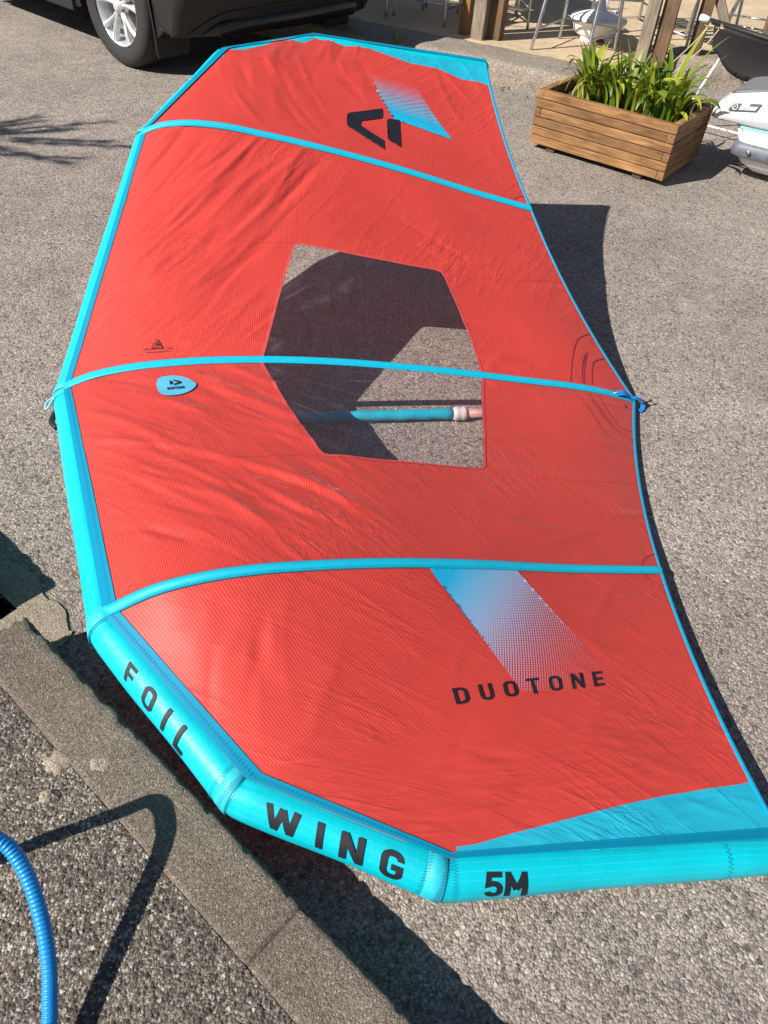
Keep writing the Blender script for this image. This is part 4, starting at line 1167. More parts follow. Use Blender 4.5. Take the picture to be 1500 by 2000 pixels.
# ------------------------------------------------------------------ wooden planter
PX = Vector((.839, -.544, 0)); PYv = Vector((.544, .839, 0))
pl = empty('planter', (.672, 5.052, 0), math.atan2(PX.y, PX.x), 'square wooden plank planter full of strap leaved plants on the asphalt', 'planter')
PW, PD, PT, RH = .868, .58, .042, .0497
def plank(ln, name='plank', mat='planter_wood', sx=None):
    bm = bmesh.new(); add_box(bm, (0, 0, 0), (ln, PT, RH - .004), 0, .0045)
    for v in bm.verts: v.co += Vector((0, noise.noise(v.co * 9) * .0015, noise.noise(v.co * 7 + Vector((3, 1, 0))) * .001))
    me = bpy.data.meshes.new(name); bmesh.ops.recalc_face_normals(bm, faces=bm.faces[:]); bm.to_mesh(me); bm.free(); me.materials.append(M[mat]); return me
mf, ms_ = plank(PW - PT), plank(PD - PT)
rg = random.Random(5)
for r in range(6):
    z = .032 + RH * (5 - r) + RH / 2; odd = (r % 2 == 0); j = lambda: rg.uniform(-.0015, .0015)
    fx = PT if odd else 0.0
    mesh_obj('plank', mf, None, pl, (fx + (PW - PT) / 2, PT / 2 + j(), z), (0, 0, 0))
    mesh_obj('plank', mf, None, pl, ((0 if odd else PT) + (PW - PT) / 2, PD - PT / 2 + j(), z), (0, 0, math.pi))
    mesh_obj('plank', ms_, None, pl, (PW - PT / 2 + j(), (PT if odd else 0.0) + (PD - PT) / 2, z), (0, 0, math.pi / 2))
    mesh_obj('plank', ms_, None, pl, (PT / 2 + j(), (0.0 if odd else PT) + (PD - PT) / 2, z), (0, 0, -math.pi / 2))
for (x, y) in ((.14, .05), (PW - .16, .05), (.14, PD - .05), (PW - .16, PD - .05)):
    box_obj('foot', (x, y, .016), (.055, .055, .032), M['block_dark'], pl)
bm = bmesh.new(); bmesh.ops.create_grid(bm, x_segments=24, y_segments=16, size=.5)
for v in bm.verts:
    v.co = Vector(((v.co.x + .5) * (PW - 2 * PT) + PT, (v.co.y + .5) * (PD - 2 * PT) + PT, .272 + noise.noise(v.co * 14) * .02))
bm_obj('soil', bm, M['soil'], pl, smooth=True)

def leaf_mesh(L, w, bend, curl, twist=0.0, n=9):
    """Strap leaf growing from the origin, up and over towards +x; UV v runs base to tip."""
    V = []; UV = []; F = []; x = z = 0.0; ang = R(90)
    for i in range(n + 1):
        s = i / n; ww = w * (.75 + .5 * s if s < .5 else 1.0) * (1 - max(0, (s - .62) / .38) ** 1.8 * .93) / 2
        tw = twist * s
        for k, q in enumerate((-1, 0, 1)):
            V.append((x + (.28 * ww if q == 0 else 0) * math.sin(ang) * 1, q * ww * math.cos(tw), z + q * ww * math.sin(tw) - (.28 * ww if q == 0 else 0) * math.cos(ang))); UV.append((.5 + q / 2, s))
        ang -= R(bend) / n * (.4 + 1.2 * s) + (R(curl) / n if s > .7 else 0)
        x += math.cos(ang) * L / n; z += math.sin(ang) * L / n
    for i in range(n):
        for k in range(2): F.append((3 * i + k, 3 * i + k + 1, 3 * i + 4 + k, 3 * i + 3 + k))
    me = bpy.data.meshes.new('leaf'); me.from_pydata(V, [], F); me.update()
    for p in me.polygons: p.use_smooth = True
    l = me.uv_layers.new(name="UVMap")
    for lp in me.loops: l.data[lp.index].uv = UV[lp.vertex_index]
    return me
rg = random.Random(17)
LM = [leaf_mesh(rg.uniform(.25, .36), rg.uniform(.023, .034), b, rg.uniform(0, 60), rg.uniform(-.5, .5)) for b in (18, 32, 48, 64, 80, 100, 120, 140, 165)]
for me in LM: me.materials.append(M['leaf_green'])
TALL = [leaf_mesh(.43, .024, 30, 10, .3), leaf_mesh(.46, .022, 45, 0, -.3)]
for me in TALL: me.materials.append(M['leaf_green'])
DRY = [leaf_mesh(.34, .012, 165, 10, 2.2), leaf_mesh(.24, .012, 150, 30, 2.0)]
for me in DRY: me.materials.append(M['leaf_dry'])
def clump(c, n, rad, label, seed, lean=0.0, tall=(), dry=()):
    rg = random.Random(seed); e = empty('strap_leaf_plant', c, 0, label, 'plant', 'strap leaved plants in the planter')
    for i in range(n):
        q = math.sqrt(rg.random()) * rad; a = rg.uniform(0, 2 * math.pi)
        inner_ = q / rad; me = LM[min(8, max(0, int(rg.gauss(1.4 + 4.6 * inner_, 2.3))))]
        o = mesh_obj('leaf', me, None, e, (q * math.cos(a), q * math.sin(a), 0), (rg.uniform(-.15, .15), rg.uniform(-.1, .2), a + rg.uniform(-.8, .8)))
        s_ = rg.uniform(.72, 1.12); o.scale = (s_, s_ * rg.uniform(.85, 1.15), s_)
    for (x, y, a, k, s_) in tall:
        o = mesh_obj('leaf', TALL[k], None, e, (x, y, 0), (0, rg.uniform(0, .2), a)); o.scale = (s_,) * 3
    for (x, y, z, a, k, s_) in dry:
        mesh_obj('leaf', DRY[k], None, e, (x, y, z), (0, 0, a)).scale = (s_,) * 3
    return e
def PLp(x, y, z=.27): p = Vector(pl.location) + PX * x + PYv * y; return (p.x, p.y, z)
fr = math.atan2(-PYv.y, -PYv.x)         # direction towards the viewer
clump(PLp(.23, .30), 62, .115, 'bushy strap leaved plant at the left end of the planter with a hanging straw leaf', 31, dry=[(-.10, -.17, .02, fr - .1, 0, 1.0)])
clump(PLp(.46, .26), 70, .13, 'dense strap leaved plant in the middle of the wooden planter', 32, tall=[(0, 0, 2.2, 0, .9)], dry=[(.08, -.1, .03, fr + .1, 1, .95)])
clump(PLp(.67, .30), 64, .12, 'strap leaved plant at the right end of the planter with long leaves leaning right', 33,
      tall=[(.02, 0, .05, 1, 1.08), (.03, .05, .35, 0, 1.1), (.0, .04, .7, 1, .95), (.05, -.05, -.25, 1, .95)], dry=[(.11, -.14, .03, fr + .5, 1, 1.0)])
for nm, P in (('left', [PLp(.40, .34), PLp(.52, .50, .43), PLp(.60, .72, .58), PLp(.63, .80, .66)]), ('right', [PLp(.44, .34), PLp(.55, .52, .40), PLp(.66, .70, .56), PLp(.70, .80, .66)])):
    st = tube_obj('flower_stalk', smooth_path(P, 6), .0035, M['leaf_dry'], None, 6)
    tag(st, 'thin yellow dry flower stalk rising behind the planter leaves, ' + ('the paler upper one' if nm == 'left' else 'the lower one of the two'), 'flower stalk', 'dry flower stalks')
    sd = bmesh.new(); rg = random.Random(4)
    for k in range(9):
        d = Vector((rg.uniform(-1, 1), rg.uniform(-1, 1), rg.uniform(-.3, 1))).normalized() * .025
        add_tube(sd, [Vector(P[-1]), Vector(P[-1]) + d], .002, 5)
    bm_obj('seed_head', sd, M['leaf_dry'], st)

# ------------------------------------------------------------------ white boat, grey decked, right of the planter
bt_ = empty('small_boat', (1.83, 4.85, 0), math.atan2(-.54, .84), 'white boat hull with grey deck and grey rubbing strip, cut by the right edge', 'boat')
def loft(name, secs, mat, parent, smooth=True, capends=True):
    bm = bmesh.new(); rings = [[bm.verts.new(p) for p in s] for s in secs]; n = len(rings[0])
    for a, b in zip(rings, rings[1:]):
        for k in range(n): bm.faces.new((a[k], a[(k + 1) % n], b[(k + 1) % n], b[k]))
    if capends: bm.faces.new(rings[0]); bm.faces.new(rings[-1])
    return bm_obj(name, bm, mat, parent, smooth=smooth)
def outline(x0, x1, y0, y1, r, n=6):
    """Rounded plan outline; rounded at the x0 end."""
    pts = []
    for k in range(n + 1): a = R(180 + 90 * k / n); pts.append((x0 + r + r * math.cos(a), y0 + r + r * math.sin(a)))
    pts += [(x1, y0), (x1, y1)]
    for k in range(n + 1): a = R(90 + 90 * k / n); pts.append((x0 + r + r * math.cos(a), y1 - r + r * math.sin(a)))
    return pts
def slab(name, levels, mat, parent, bev=0.0):
    """levels: (z at x0, z slope, outline)"""
    secs = [[(x, y, z + sl * (x + .2)) for x, y in ol] for (z, sl, ol) in levels]
    return loft(name, secs, mat, parent, True)
O = outline
slab('hull', [(.05, .0, O(.10, 1.15, .08, .50, .06)), (.085, 0, O(.045, 1.15, .035, .54, .07)), (.14, 0, O(.0, 1.15, .0, .56, .07)), (.20, 0, O(.0, 1.15, .0, .56, .07)), (.262, .0, O(-.02, 1.15, -.005, .56, .05)),
             (.264, .0, O(-.01, 1.15, .01, .55, .05)), (.235, .0, O(.0, 1.15, .04, .53, .05)), (.30, 0, O(-.08, 1.15, .045, .54, .06))], M['hull_white'], bt_)
slab('gunwale', [(.283, .03, O(-.175, 1.2, .02, .56, .05)), (.292, .04, O(-.195, 1.2, -.002, .57, .06)), (.325, .10, O(-.195, 1.2, -.004, .57, .06)), (.372, .2, O(-.175, 1.2, .006, .56, .06)), (.398, .24, O(-.14, 1.2, .03, .53, .06)), (.404, .24, O(-.10, 1.2, .06, .50, .05))], M['hull_white'], bt_)
slab('deck_mat', [(.403, .24, O(-.135, 1.2, .052, .515, .05)), (.412, .24, O(-.13, 1.2, .055, .51, .05)), (.413, .24, O(-.12, 1.2, .065, .50, .05))], M['deck_grey'], bt_)
slab('rubbing_strip', [(.128, .01, O(-.012, 1.15, -.012, .57, .07)), (.135, .01, O(-.02, 1.15, -.022, .58, .07)), (.190, .01, O(-.018, 1.15, -.020, .58, .07)), (.205, .01, O(.0, 1.15, -.004, .56, .07))], M['rub_grey'], bt_)
box_obj('stripe', (.42, -.0125, .298), (.84, .006, .011), M['turquoise'], bt_, bev=.001, rot=Matrix.Rotation(-R(2), 3, 'Y'))
bm = bmesh.new(); lathe(bm, [(.0001, -.022), (.010, -.022), (.012, -.014), (.012, 0), (.016, 0), (.016, .004)], 14, 'Y')
bm_obj('bolt', bm, M['chrome'], bt_, smooth=True, loc=(.097, -.02, .172))
# sticker: black plate with a ring mark and two light bars
def plate(name, x0, x1, z0, z1, y, mat, sk=.018):
    bm = bmesh.new(); P = [(x0, z0), (x1, z0), (x1 + sk, z1), (x0 + sk, z1)]
    sl = .18
    f = [bm.verts.new((x, y + .30 * (z - .37), z + sl * (x + .1))) for x, z in P]; b = [bm.verts.new((x, y + .30 * (z - .37) + .003, z + sl * (x + .1))) for x, z in P]
    bm.faces.new(f); bm.faces.new(b[::-1])
    for i in range(4): bm.faces.new((f[i], b[i], b[(i + 1) % 4], f[(i + 1) % 4]))
    return bm_obj(name, bm, mat, bt_)
simple('sticker_black', (.02, .02, .022), .4); simple('sticker_white', (.7, .7, .72), .4); simple('sticker_blue', (.06, .07, .12), .4)
plate('sticker', -.100, .052, .352, .386, -.010, M['sticker_black'])
plate('sticker_bar', -.042, .048, .355, .3605, -.0122, M['sticker_white'], .004)
plate('sticker_bar', -.040, .052, .364, .3715, -.0122, M['sticker_white'], .004)
plate('sticker_bar', -.036, .006, .3745, .384, -.0122, M['sticker_white'], .005)
bm = bmesh.new(); add_tube(bm, [(-.066 + .014 * math.cos(a), -.0128 + .30 * (.0135 * math.sin(a)), .369 + .006 + .0135 * math.sin(a)) for a in [2 * math.pi * k / 20 for k in range(20)]], .0022, 6, False, True)
add_tube(bm, [(-.074, -.0135, .370), (-.066, -.0135, .376), (-.060, -.0125, .382)], .002, 6)
bm_obj('sticker_ring', bm, M['sticker_white'], bt_)

# ------------------------------------------------------------------ folding chair with black sling behind the boat
sc = empty('folding_chair', (1.9, 5.6, 0), math.atan2(-.54, .84), 'black sling seat hanging from a tube frame with white legs behind the boat', 'folding chair')
tube_obj('rail', [(-.20, 0, .632), (.2, 0, .600), (.75, 0, .585)], .016, M['plastic_black'], sc, 12)
tube_obj('rail_end', [(-.262, 0, .639), (-.245, 0, .638), (-.20, 0, .633)], lambda i: (.019, .021, .018)[i], M['white_plastic'], sc, 12)
n = 26; V = []; F = []
for i in range(n + 1):
    x = -.158 + .83 * i / n; u = i / n; top = .617 - .038 * u; low = .352 + .26 * abs(2 * min(max((u - .07) / .86, 0), 1) * 1.0 - .74) ** 2.6 * 1.1 if u > .0 else .6
    low = min(low, top - .01)
    for j in range(9):
        q = j / 8; z = top + (low - top) * q
        V.append((x, -.012 + .05 * math.sin(q * 2.2) * math.sin(math.pi * u), z))
for i in range(n):
    for j in range(8): F.append((9 * i + j, 9 * i + j + 1, 9 * i + 10 + j, 9 * i + 9 + j))
o = raw_obj('sling', V, F, M['sling_black'], sc); so_ = o.modifiers.new('thick', 'SOLIDIFY'); so_.thickness = .003
def leg_pts(a, b): return [a, tuple((p + q) / 2 for p, q in zip(a, b)), b]
tube_obj('leg', leg_pts((-.062, .03, .475), (-.21, .02, .012)), .009, M['white_metal'], sc)
tube_obj('leg', leg_pts((.62, .05, .60), (.42, .02, .012)), .011, M['white_metal'], sc)
tube_obj('leg', leg_pts((-.10, .02, .62), (.10, .42, .16)), .011, M['white_metal'], sc)
tube_obj('leg', leg_pts((.66, .02, .58), (.72, .42, .16)), .011, M['white_metal'], sc)
tube_obj('stretcher', leg_pts((-.2, .02, .06), (.44, .02, .06)), .007, M['white_metal'], sc)

# ------------------------------------------------------------------ weathered posts at the terrace edge
def post(c, sx, sy, hgt, rz, label, mat='post_wood', lean=(0, 0), name='wooden_post', parts=None):
    bm = bmesh.new(); add_box(bm, (0, 0, 0), (hgt, sx, sy), 0, .006)
    bmesh.ops.subdivide_edges(bm, edges=[e for e in bm.edges if e.calc_length() > .5], cuts=12)
    for v in bm.verts: v.co += Vector((0, noise.noise(v.co * 5) * .005, noise.noise(v.co * 5 + Vector((0, 7, 0))) * .005))
    o = bm_obj(name, bm, M[mat]); o.location = (c[0] + lean[0] * hgt / 2, c[1] + lean[1] * hgt / 2, c[2] + hgt / 2)
    o.rotation_euler = (Matrix.Rotation(rz, 3, 'Z') @ Matrix.Rotation(-R(90), 3, 'Y')).to_euler()
    return tag(o, label, 'post', 'weathered wooden posts along the terrace')
wood('post_orange', (.22, .10, .035), (.33, .17, .07), (.34, .25, .16), .85, 1.6)
wood('post_brown', (.11, .065, .035), (.18, .11, .065), (.26, .17, .11), .85, 1.6)
post((.285, 7.27, .11), .075, .075, 1.1, -.4, 'leftmost post of the group of three, orange stained wood beside the ledge', 'post_orange')
post((.402, 7.17, .11), .13, .10, 1.1, -.35, 'broad grey post in the middle of the group of three by the ledge', 'post_wood')
post((.515, 7.21, .11), .10, .15, 1.1, -.45, 'right hand post of the group of three, dark brown side towards the terrace', 'post_brown')
post((1.655, 6.87, .11), .12, .09, 1.1, -.35, 'grey post rising directly behind the middle of the planter leaves', 'post_wood')
post((1.775, 6.85, .11), .06, .11, 1.1, -.35, 'thin dark plank post touching the grey post behind the planter', 'post_brown')
p3 = post((2.07, 6.98, .11), .095, .095, 1.1, -.3, 'brown post standing just left of the black sling chair', 'post_brown')
post((2.70, 7.25, .11), .14, .12, 1.1, -.3, 'wide brown post above the black sling at the right edge', 'post_brown')
bm = bmesh.new(); add_box(bm, (0, 0, 0), (.62, .045, .07), 0, .004)
br = bm_obj('brace', bm, M['post_wood'], p3); br.matrix_parent_inverse = Matrix.Identity(4)
bpy.context.view_layer.update()
want = Matrix.Translation((2.22, 6.93, .42)) @ (Matrix.Rotation(-.3, 4, 'Z') @ Matrix.Rotation(R(58), 4, 'Y'))
br.matrix_local = p3.matrix_world.inverted() @ want

# ------------------------------------------------------------------ terrace furniture
def make_chair(label):
    e = empty('cafe_chair', (0, 0, 0), 0, label, 'chair', 'aluminium chairs on the terrace'); al = M['aluminium']
    for sx in (-1, 1):
        tube_obj('leg', smooth_path([(sx * .245, -.25, .0), (sx * .235, -.235, .22), (sx * .225, -.215, .45), (sx * .23, -.19, .64)], 4), .0125, al, e)
        tube_obj('leg', smooth_path([(sx * .235, .29, .0), (sx * .22, .25, .22), (sx * .21, .21, .45), (sx * .205, .255, .80)], 4), .0125, al, e)
        tube_obj('armrest', smooth_path([(sx * .23, -.19, .64), (sx * .235, -.1, .675), (sx * .22, .1, .66), (sx * .207, .235, .66)], 4), .012, al, e)
        tube_obj('stretcher', [(sx * .238, -.24, .14), (sx * .226, .27, .14)], .008, al, e)
    tube_obj('seat_frame', smooth_path([(-.22, -.22, .44), (.22, -.22, .44), (.21, .21, .44), (-.21, .21, .44)], 6) + [Vector((-.22, -.22, .44))], .011, al, e)
    tube_obj('back_rail', smooth_path([(-.205, .255, .80), (-.1, .275, .83), (.1, .275, .83), (.205, .255, .80)], 4), .012, al, e)
    tube_obj('cross_bar', [(-.235, -.24, .15), (.235, -.24, .15)], .008, al, e)
    me = None
    for k in range(7):
        if me is None:
            o = box_obj('seat_slat', (0, -.19 + .062 * k, .455), (.43, .05, .012), M['slat_wood'], e); me = o.data
        else: mesh_obj('seat_slat', me, None, e, (0, -.19 + .062 * k, .455))
    for k in range(3): box_obj('back_slat', (0, .232 + .016 * k, .58 + .085 * k), (.40, .012, .055), M['slat_wood'], e, rot=Matrix.Rotation(-R(10), 3, 'X'))
    return e
spots = [(.55, 7.86, .118, 1.7, 'aluminium chair immediately behind the three wooden posts, nearest to the round table'),
         (3.3, 7.6, .118, 2.4, 'aluminium chair nearest to the right edge behind the black sling'),
         (1.16, 7.08, .118, 2.6, 'aluminium cafe chair with brown slatted seat standing in front of the white parasol base'),
         (2.15, 7.50, .118, .5, 'aluminium chair with rounded frame standing right of the post behind the planter'),
         (-.42, 7.98, .118, .9, 'aluminium chair in shade between the dark car and the wooden posts'),
         (.02, 7.78, .118, -.5, 'aluminium chair close to the left of the three wooden posts'),
         (.92, 8.62, .118, 2.0, 'aluminium chair farthest back in the sun on the open terrace'),
         (2.85, 7.95, .118, 1.2, 'aluminium chair behind the wide brown post at the right edge'),
         (1.75, 8.15, .118, 3.4, 'aluminium chair farther back behind the white parasol base')]
first = None
for (x, y, z, a, lab) in spots:
    if first is None: c_ = first = make_chair(lab)
    else: c_ = copy_tree(first)
    c_['label'] = lab; c_.location = (x, y, z); c_.rotation_euler = (0, 0, a)
tb = empty('cafe_table', (.42, 8.25, .118), 0, 'round aluminium cafe table behind the three wooden posts', 'table')
bm = bmesh.new(); lathe(bm, [(.0001, .70), (.34, .70), (.35, .705), (.35, .725), (.34, .73), (.0001, .73)], 40); bm_obj('table_top', bm, M['aluminium'], tb, smooth=True)
tube_obj('column', [(0, 0, .03), (0, 0, .70)], .03, M['aluminium'], tb, 14)
for k in range(4):
    a = R(90 * k + 20); tube_obj('foot', [(0, 0, .06), (.15 * math.cos(a), .15 * math.sin(a), .05), (.28 * math.cos(a), .28 * math.sin(a), .012)], .014, M['aluminium'], tb, 10)
pb = empty('parasol_base', (1.385, 7.52, .118), 0, 'round white plastic parasol base on the terrace among the chair legs', 'parasol base')
bm = bmesh.new(); lathe(bm, [(.0001, .035), (.16, .035), (.185, .05), (.20, .10), (.205, .125), (.23, .135), (.235, .15), (.225, .165), (.08, .20), (.055, .21), (.05, .30), (.0001, .30)], 40); bm_obj('tub', bm, M['white_plastic'], pb, smooth=True)
tube_obj('pole', [(0, 0, .25), (0, 0, 1.4)], .022, M['white_plastic'], pb, 14)
for k in range(4):
    a = R(90 * k + 45); box_obj('foot', (.14 * math.cos(a), .14 * math.sin(a), .018), (.07, .07, .036), M['white_plastic'], pb)

# weeds at the foot of the ledge
rg = random.Random(8)
for c, n, lab in (((-.235, 6.66, .145), 12, 'small green weed on the ledge corner beside the wing tip'), ((-.09, 6.60, .03), 10, 'tiny weed at the foot of the ledge right of the larger weed')):
    e = empty('weed', c, 0, lab, 'weed', 'weeds by the ledge')
    for i in range(n):
        o = mesh_obj('leaf', LM[rg.randrange(2, 7)], None, e, (rg.uniform(-.04, .04), rg.uniform(-.04, .04), 0), (0, rg.uniform(-.2, .5), rg.uniform(0, 6.3))); o.scale = (.32,) * 3

# ------------------------------------------------------------------ parked dark car, rear left wheel nearest
CF = Vector((-.79, .613, 0)); CX = -2.108; CY = 5.915
car = empty('parked_car', (CX, CY, 0), math.atan2(CF.y, CF.x), 'dark car parked along the ledge, silver spoked rear wheel and twin exhaust showing', 'car')
# car axes: x forward, y to the car's left -> the body lies at negative y
WB, CWD, WR = 2.65, 1.84, .362
def side_outline():
    P = [(-.55, .34)]
    P += [(.43 * math.cos(R(a)), WR + .43 * math.sin(R(a))) for a in range(196, -17, -12)]
    P += [(.50, .27), (WB - .50, .27)]
    P += [(WB + .43 * math.cos(R(a)), WR + .43 * math.sin(R(a))) for a in range(196, -17, -12)]
    P += [(WB + .62, .26), (WB + .85, .40), (WB + .90, .70), (WB + .80, .92), (WB - .1, 1.05), (WB - .45, 1.08), (-.55, 1.10), (-.78, 1.02), (-.84, .75), (-.72, .50)]
    return P
P = side_outline()
bm = bmesh.new()
V2, F2 = cdt_fill([], [[(x, z) for x, z in P]])
for sgn, y in ((1, -.015), (-1, -CWD + .015)):
    vs = [bm.verts.new((x, y + sgn * -.10 * max(0, z - .75) ** 1.5, z)) for x, z in V2]
    for f in F2: bm.faces.new([vs[i] for i in f])
n_ = len(P)
a_ = [bm.verts.new((x, -.015 - .10 * max(0, z - .75) ** 1.5, z)) for x, z in P]; b_ = [bm.verts.new((x, -CWD + .015 + .10 * max(0, z - .75) ** 1.5, z)) for x, z in P]
for i in range(n_): bm.faces.new((a_[i], a_[(i + 1) % n_], b_[(i + 1) % n_], b_[i]))
bmesh.ops.remove_doubles(bm, verts=bm.verts[:], dist=1e-4)
bm_obj('body', bm, M['paint_dark'], car)
cab = [(-.70, 1.02, 0), (WB - .25, 1.05, 0), (WB - .95, 1.58, .2), (.2, 1.66, .22), (-.45, 1.58, .2)]
bm = bmesh.new()
l_ = [bm.verts.new((x, -.06 - w, z)) for x, z, w in cab]; r_ = [bm.verts.new((x, -CWD + .06 + w, z)) for x, z, w in cab]
bm.faces.new(l_); bm.faces.new(r_[::-1])
for i in range(5): bm.faces.new((l_[i], l_[(i + 1) % 5], r_[(i + 1) % 5], r_[i]))
bm_obj('roof', bm, M['paint_dark'], car)
def glass(P, name='window'):
    bm = bmesh.new(); vs = [bm.verts.new(p) for p in P]; bm.faces.new(vs); o = bm_obj(name, bm, M['glass_dark'], car, fixn=False)
    so_ = o.modifiers.new('t', 'SOLIDIFY'); so_.thickness = .012; so_.offset = 0; return o
for s_, y0, y1 in ((1, -.085, -.215), (-1, -CWD + .085, -CWD + .215)):
    y0b, y1b = y0 + .012 * s_, y1 + .012 * s_
    glass([(-.40, y0b, 1.12), (.55, y0b, 1.12), (.55, y1b, 1.55), (-.25, y1b, 1.53)]); glass([(.62, y0b, 1.12), (1.55, y0b, 1.12), (1.45, y1b, 1.54), (.62, y1b, 1.56)])
glass([(-.672, -.25, 1.14), (-.672, -CWD + .25, 1.14), (-.490, -CWD + .36, 1.52), (-.490, -.36, 1.52)], 'rear_window')
for y in (-.16, -CWD + .16): box_obj('tail_light', (-.80, y, .86), (.05, .22, .12), M['lamp_red'], car, bev=.01)
# rear bumper, wrapped round the corner, tucked in below
def bump_plan(z):
    ins = .0 if z > .52 else (.52 - z) * .55
    pts = []
    x0 = -.50 + .10 * (z - .34) * 2
    N = 40
    for k in range(N + 1):
        u = k / N
        y = .012 - (CWD + .024) * u
        v = abs(2 * u - 1)
        x = -.865 + ins + .13 * v ** 3.2 + (.0 if v < .985 else .02)
        pts.append((x, y + (-.02 if u < .5 else .02) * (ins > 0) * ins * 6, z))
    L0 = [(x0 + (pts[0][0] - x0) * q, .014 - .25 * ins * (z < .5) + .0, z) for q in (0, .4, .8)]
    R0 = [(pts[-1][0] + (x0 - pts[-1][0]) * q, -CWD - .014 + .25 * ins, z) for q in (.2, .6, 1)]
    return L0 + pts + R0
bm = bmesh.new(); rows = [[bm.verts.new(p) for p in bump_plan(z)] for z in (.295, .31, .35, .40, .46, .52, .60, .68, .74, .765)]
for a, b in zip(rows, rows[1:]):
    for k in range(len(a) - 1): bm.faces.new((a[k], a[k + 1], b[k + 1], b[k]))
und = [bm.verts.new((p.co.x * .0 - .48, p.co.y, .33)) for p in rows[0]]
for k in range(len(und) - 1): bm.faces.new((rows[0][k], rows[0][k + 1], und[k + 1], und[k]))
o = bm_obj('rear_bumper', bm, M['plastic_black'], car, smooth=True); so_ = o.modifiers.new('t', 'SOLIDIFY'); so_.thickness = .006
# moulded crease over the exhaust bay
def bpt(u, z, out=.0):
    q = bump_plan(z)[3:-3]; i = min(int(u * 40), 39); f_ = u * 40 - i; p = Vector(q[i]).lerp(Vector(q[i + 1]), f_); return p + Vector((-out, 0, 0))
cr = [(.045, .305), (.075, .345), (.115, .395), (.16, .43), (.22, .445), (.35, .452), (.5, .455), (.65, .452), (.78, .445), (.84, .43), (.885, .395), (.925, .345), (.955, .305)]
tube_obj('bumper_crease', smooth_path([bpt(u, z, .002) for u, z in cr], 4), .007, M['paint_dark'], car, 8)
lipb = [(.10, .305), (.14, .36), (.20, .385), (.5, .392), (.80, .385), (.86, .36), (.90, .305)]
bm = bmesh.new(); up_ = smooth_path([bpt(u, z, .004) for u, z in lipb], 5); lo_ = [Vector((p.x + .02, p.y, .30)) for p in up_]
u_ = [bm.verts.new(p) for p in up_]; d_ = [bm.verts.new(p) for p in lo_]
for k in range(len(u_) - 1): bm.faces.new((u_[k], u_[k + 1], d_[k + 1], d_[k]))
o = bm_obj('diffuser', bm, M['paint_dark'], car, smooth=True); so_ = o.modifiers.new('t', 'SOLIDIFY'); so_.thickness = .012; so_.offset = 0
for y in (-.385, -.475):
    bm = bmesh.new(); lathe(bm, [(.030, .10), (.036, .02), (.037, -.03), (.034, -.036), (.029, -.03), (.027, .06), (.0001, .06)], 20, 'Z')
    bm_obj('exhaust_pipe', bm, M['chrome'] if False else M['plastic_black'], car, smooth=True, loc=(-.625, y, .295), rot=(0, R(90), 0))
# wheel: tyre, rim with five pairs of spokes, hub cap, disc
def make_wheel(loc, flip=False):
    bm = bmesh.new()
    prof = [(.232, -.012), (.262, -.002), (.300, .004), (.330, -.002), (.349, -.020), (.359, -.045), (.362, -.075), (.358, -.085), (.362, -.09), (.362, -.12), (.358, -.125), (.362, -.13), (.362, -.165), (.357, -.185), (.345, -.205), (.30, -.222), (.24, -.215)]
    rings = lathe(bm, [(r, y) for r, y in prof], 56, 'Y')
    ty = bm_obj('wheel', bm, M['tyre_rubber'], car, smooth=True, loc=loc, rot=(0, 0, math.pi if flip else 0))
    bm = bmesh.new(); lathe(bm, [(.236, -.004), (.240, -.010), (.236, -.016), (.228, -.020), (.221, -.05), (.205, -.12), (.205, -.2)], 56, 'Y'); bm_obj('rim', bm, M['rim_silver'], ty, smooth=True)
    for k in range(5):
        for s_ in (-1, 1):
            a0, a1 = R(90 + 72 * k + s_ * 5), R(90 + 72 * k + s_ * 15)
            bm = bmesh.new(); q = []
            for r, a, w, y0, y1 in ((.040, a0, .014, -.030, -.075), (.10, a0 + (a1 - a0) * .35, .011, -.024, -.065), (.17, a0 + (a1 - a0) * .75, .013, -.012, -.055), (.229, a1, .022, -.012, -.05)):
                ca, sa = math.cos(a), math.sin(a)
                q.append([bm.verts.new((r * ca - e_ * w * sa, y, r * sa + e_ * w * ca)) for e_, y in ((-1, y0 - .008), (-.25, y0), (.25, y0), (1, y0 - .008), (1, y1), (-1, y1))])
            for A, B_ in zip(q, q[1:]):
                for i in range(6): bm.faces.new((A[i], A[(i + 1) % 6], B_[(i + 1) % 6], B_[i]))
            bm.faces.new(q[0]); bm.faces.new(q[-1])
            bm_obj('spoke', bm, M['rim_silver'], ty)
    bm = bmesh.new(); lathe(bm, [(.0001, -.010), (.020, -.010), (.028, -.014), (.032, -.022), (.055, -.032), (.058, -.075)], 28, 'Y'); bm_obj('hub_cap', bm, M['rim_silver'], ty, smooth=True)
    bm = bmesh.new(); lathe(bm, [(.0001, -.10), (.15, -.10), (.155, -.105), (.155, -.125), (.0001, -.125)], 40, 'Y'); bm_obj('brake_disc', bm, M['disc_steel'], ty, smooth=True)
    bm = bmesh.new(); lathe(bm, [(.204, -.14), (.0001, -.14)], 30, 'Y'); bm_obj('wheel_back', bm, M['tyre_rubber'], ty)
    for k in range(5):
        a = R(54 + 72 * k); bm = bmesh.new(); lathe(bm, [(.0001, -.028), (.008, -.028), (.009, -.045)], 8, 'Y', (.052 * math.cos(a), 0, .052 * math.sin(a))); bm_obj('wheel_bolt', bm, M['disc_steel'], ty)
    return ty
make_wheel((0, -.004, WR)); make_wheel((WB, -.004, WR)); make_wheel((0, -CWD + .004, WR), True); make_wheel((WB, -CWD + .004, WR), True)
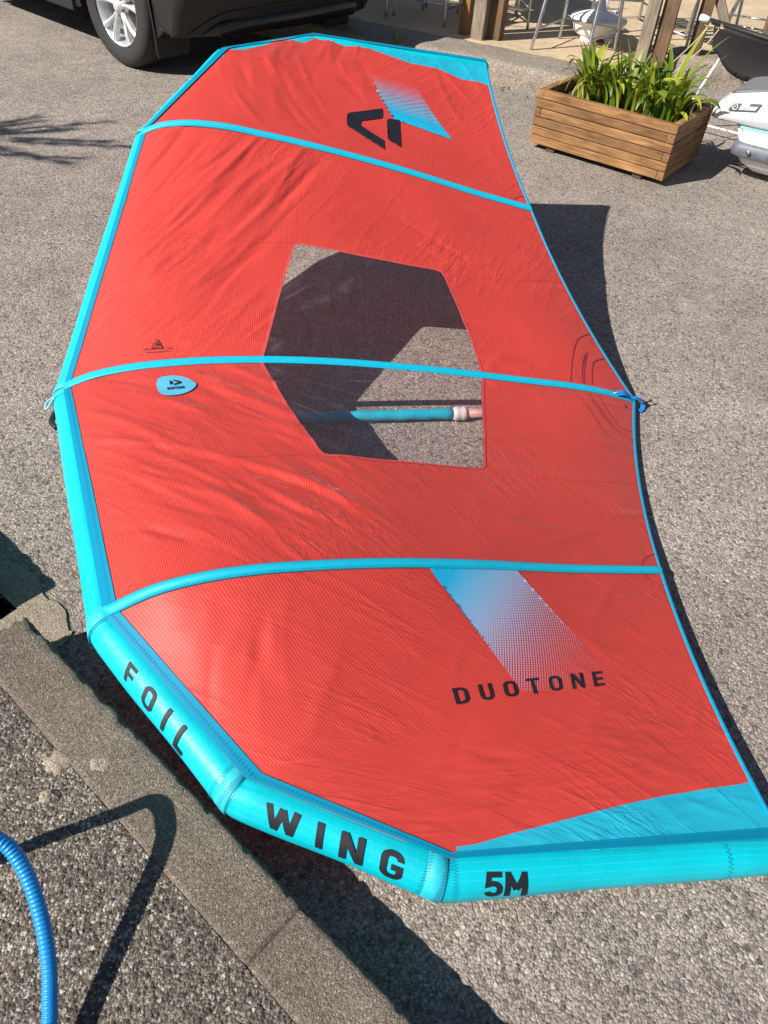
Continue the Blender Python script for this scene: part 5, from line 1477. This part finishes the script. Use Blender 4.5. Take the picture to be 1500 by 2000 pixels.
for x in (0, WB):
    bm = bmesh.new(); N = 20
    for (y0, y1) in ((-.02, -.30), (-CWD + .02, -CWD + .30)):
        A = [bm.verts.new((x + .428 * math.cos(R(200 - 220 * k / N)), y0, WR + .428 * math.sin(R(200 - 220 * k / N)))) for k in range(N + 1)]
        Bv = [bm.verts.new((v.co.x, y1, v.co.z)) for v in A]
        for k in range(N): bm.faces.new((A[k], A[k + 1], Bv[k + 1], Bv[k]))
        bm.faces.new(Bv)
    bm_obj('arch_liner', bm, M['pit_dark'], car)
for y in (-.14, -CWD + .14):
    bm = bmesh.new(); n = 8; A = []
    for k in range(n + 1):
        z = .47 - .33 * k / n; x = -.385 - .02 * math.sin(k / n * 2.2) - .015 * k / n; wd = .135 - .01 * (k == n)
        A.append([bm.verts.new((x, y - wd, z)), bm.verts.new((x, y + wd, z)), bm.verts.new((x - .012, y + wd, z)), bm.verts.new((x - .012, y - wd, z))])
    for a, b in zip(A, A[1:]):
        for i in range(4): bm.faces.new((a[i], a[(i + 1) % 4], b[(i + 1) % 4], b[i]))
    bm.faces.new(A[0]); bm.faces.new(A[-1]); bm_obj('mud_flap', bm, M['plastic_black'], car)
bm = bmesh.new(); add_box(bm, (WB / 2, -.02, .30), (1.65, .05, .10), 0, .012); bm_obj('sill_trim', bm, M['plastic_black'], car)
bm = bmesh.new(); add_box(bm, (WB / 2, -CWD / 2, .36), (3.6, CWD - .62, .12), 0, .01); bm_obj('underbody', bm, M['pit_dark'], car)

# ------------------------------------------------------------------ pine-like tree left of the view: its twigs throw the shadows on the asphalt
tr = empty('tree', (-5.22, 2.56, 0), 0, 'small feathery tree beside the road, left of the wing', 'tree')
tube_obj('trunk', smooth_path([(0, 0, 0), (.05, .05, .8), (.02, .12, 1.6), (.1, .2, 2.6)], 5), lambda i: .075 - .0028 * i, M['bark'], tr, 10)
bm = bmesh.new(); fol = bmesh.new(); rg = random.Random(12)
for k in range(34):
    a = rg.uniform(-1.3, 1.9) if k % 3 else rg.uniform(0, 6.3); z0 = rg.uniform(1.3, 2.5); ln = rg.uniform(.5, .95)
    p0 = Vector((.05, .15, z0)); d = Vector((math.cos(a), math.sin(a), rg.uniform(-.05, .45))).normalized(); p1 = p0 + d * ln
    add_tube(bm, [p0, p0.lerp(p1, .5) + Vector((0, 0, .04)), p1], lambda i: .006 - .002 * i, 5)
    for q in range(90):
        s_ = rg.uniform(.35, 1.05); b = p0.lerp(p1, s_); dd = (d + Vector((rg.uniform(-.7, .7), rg.uniform(-.7, .7), rg.uniform(-.6, .4)))).normalized(); l2 = rg.uniform(.06, .14); w = dd.orthogonal().normalized() * .006
        v = [fol.verts.new(b - w), fol.verts.new(b + w), fol.verts.new(b + dd * l2)]; fol.faces.new(v)
bm_obj('limb', bm, M['bark'], tr); bm_obj('crown', fol, M['foliage'], tr)
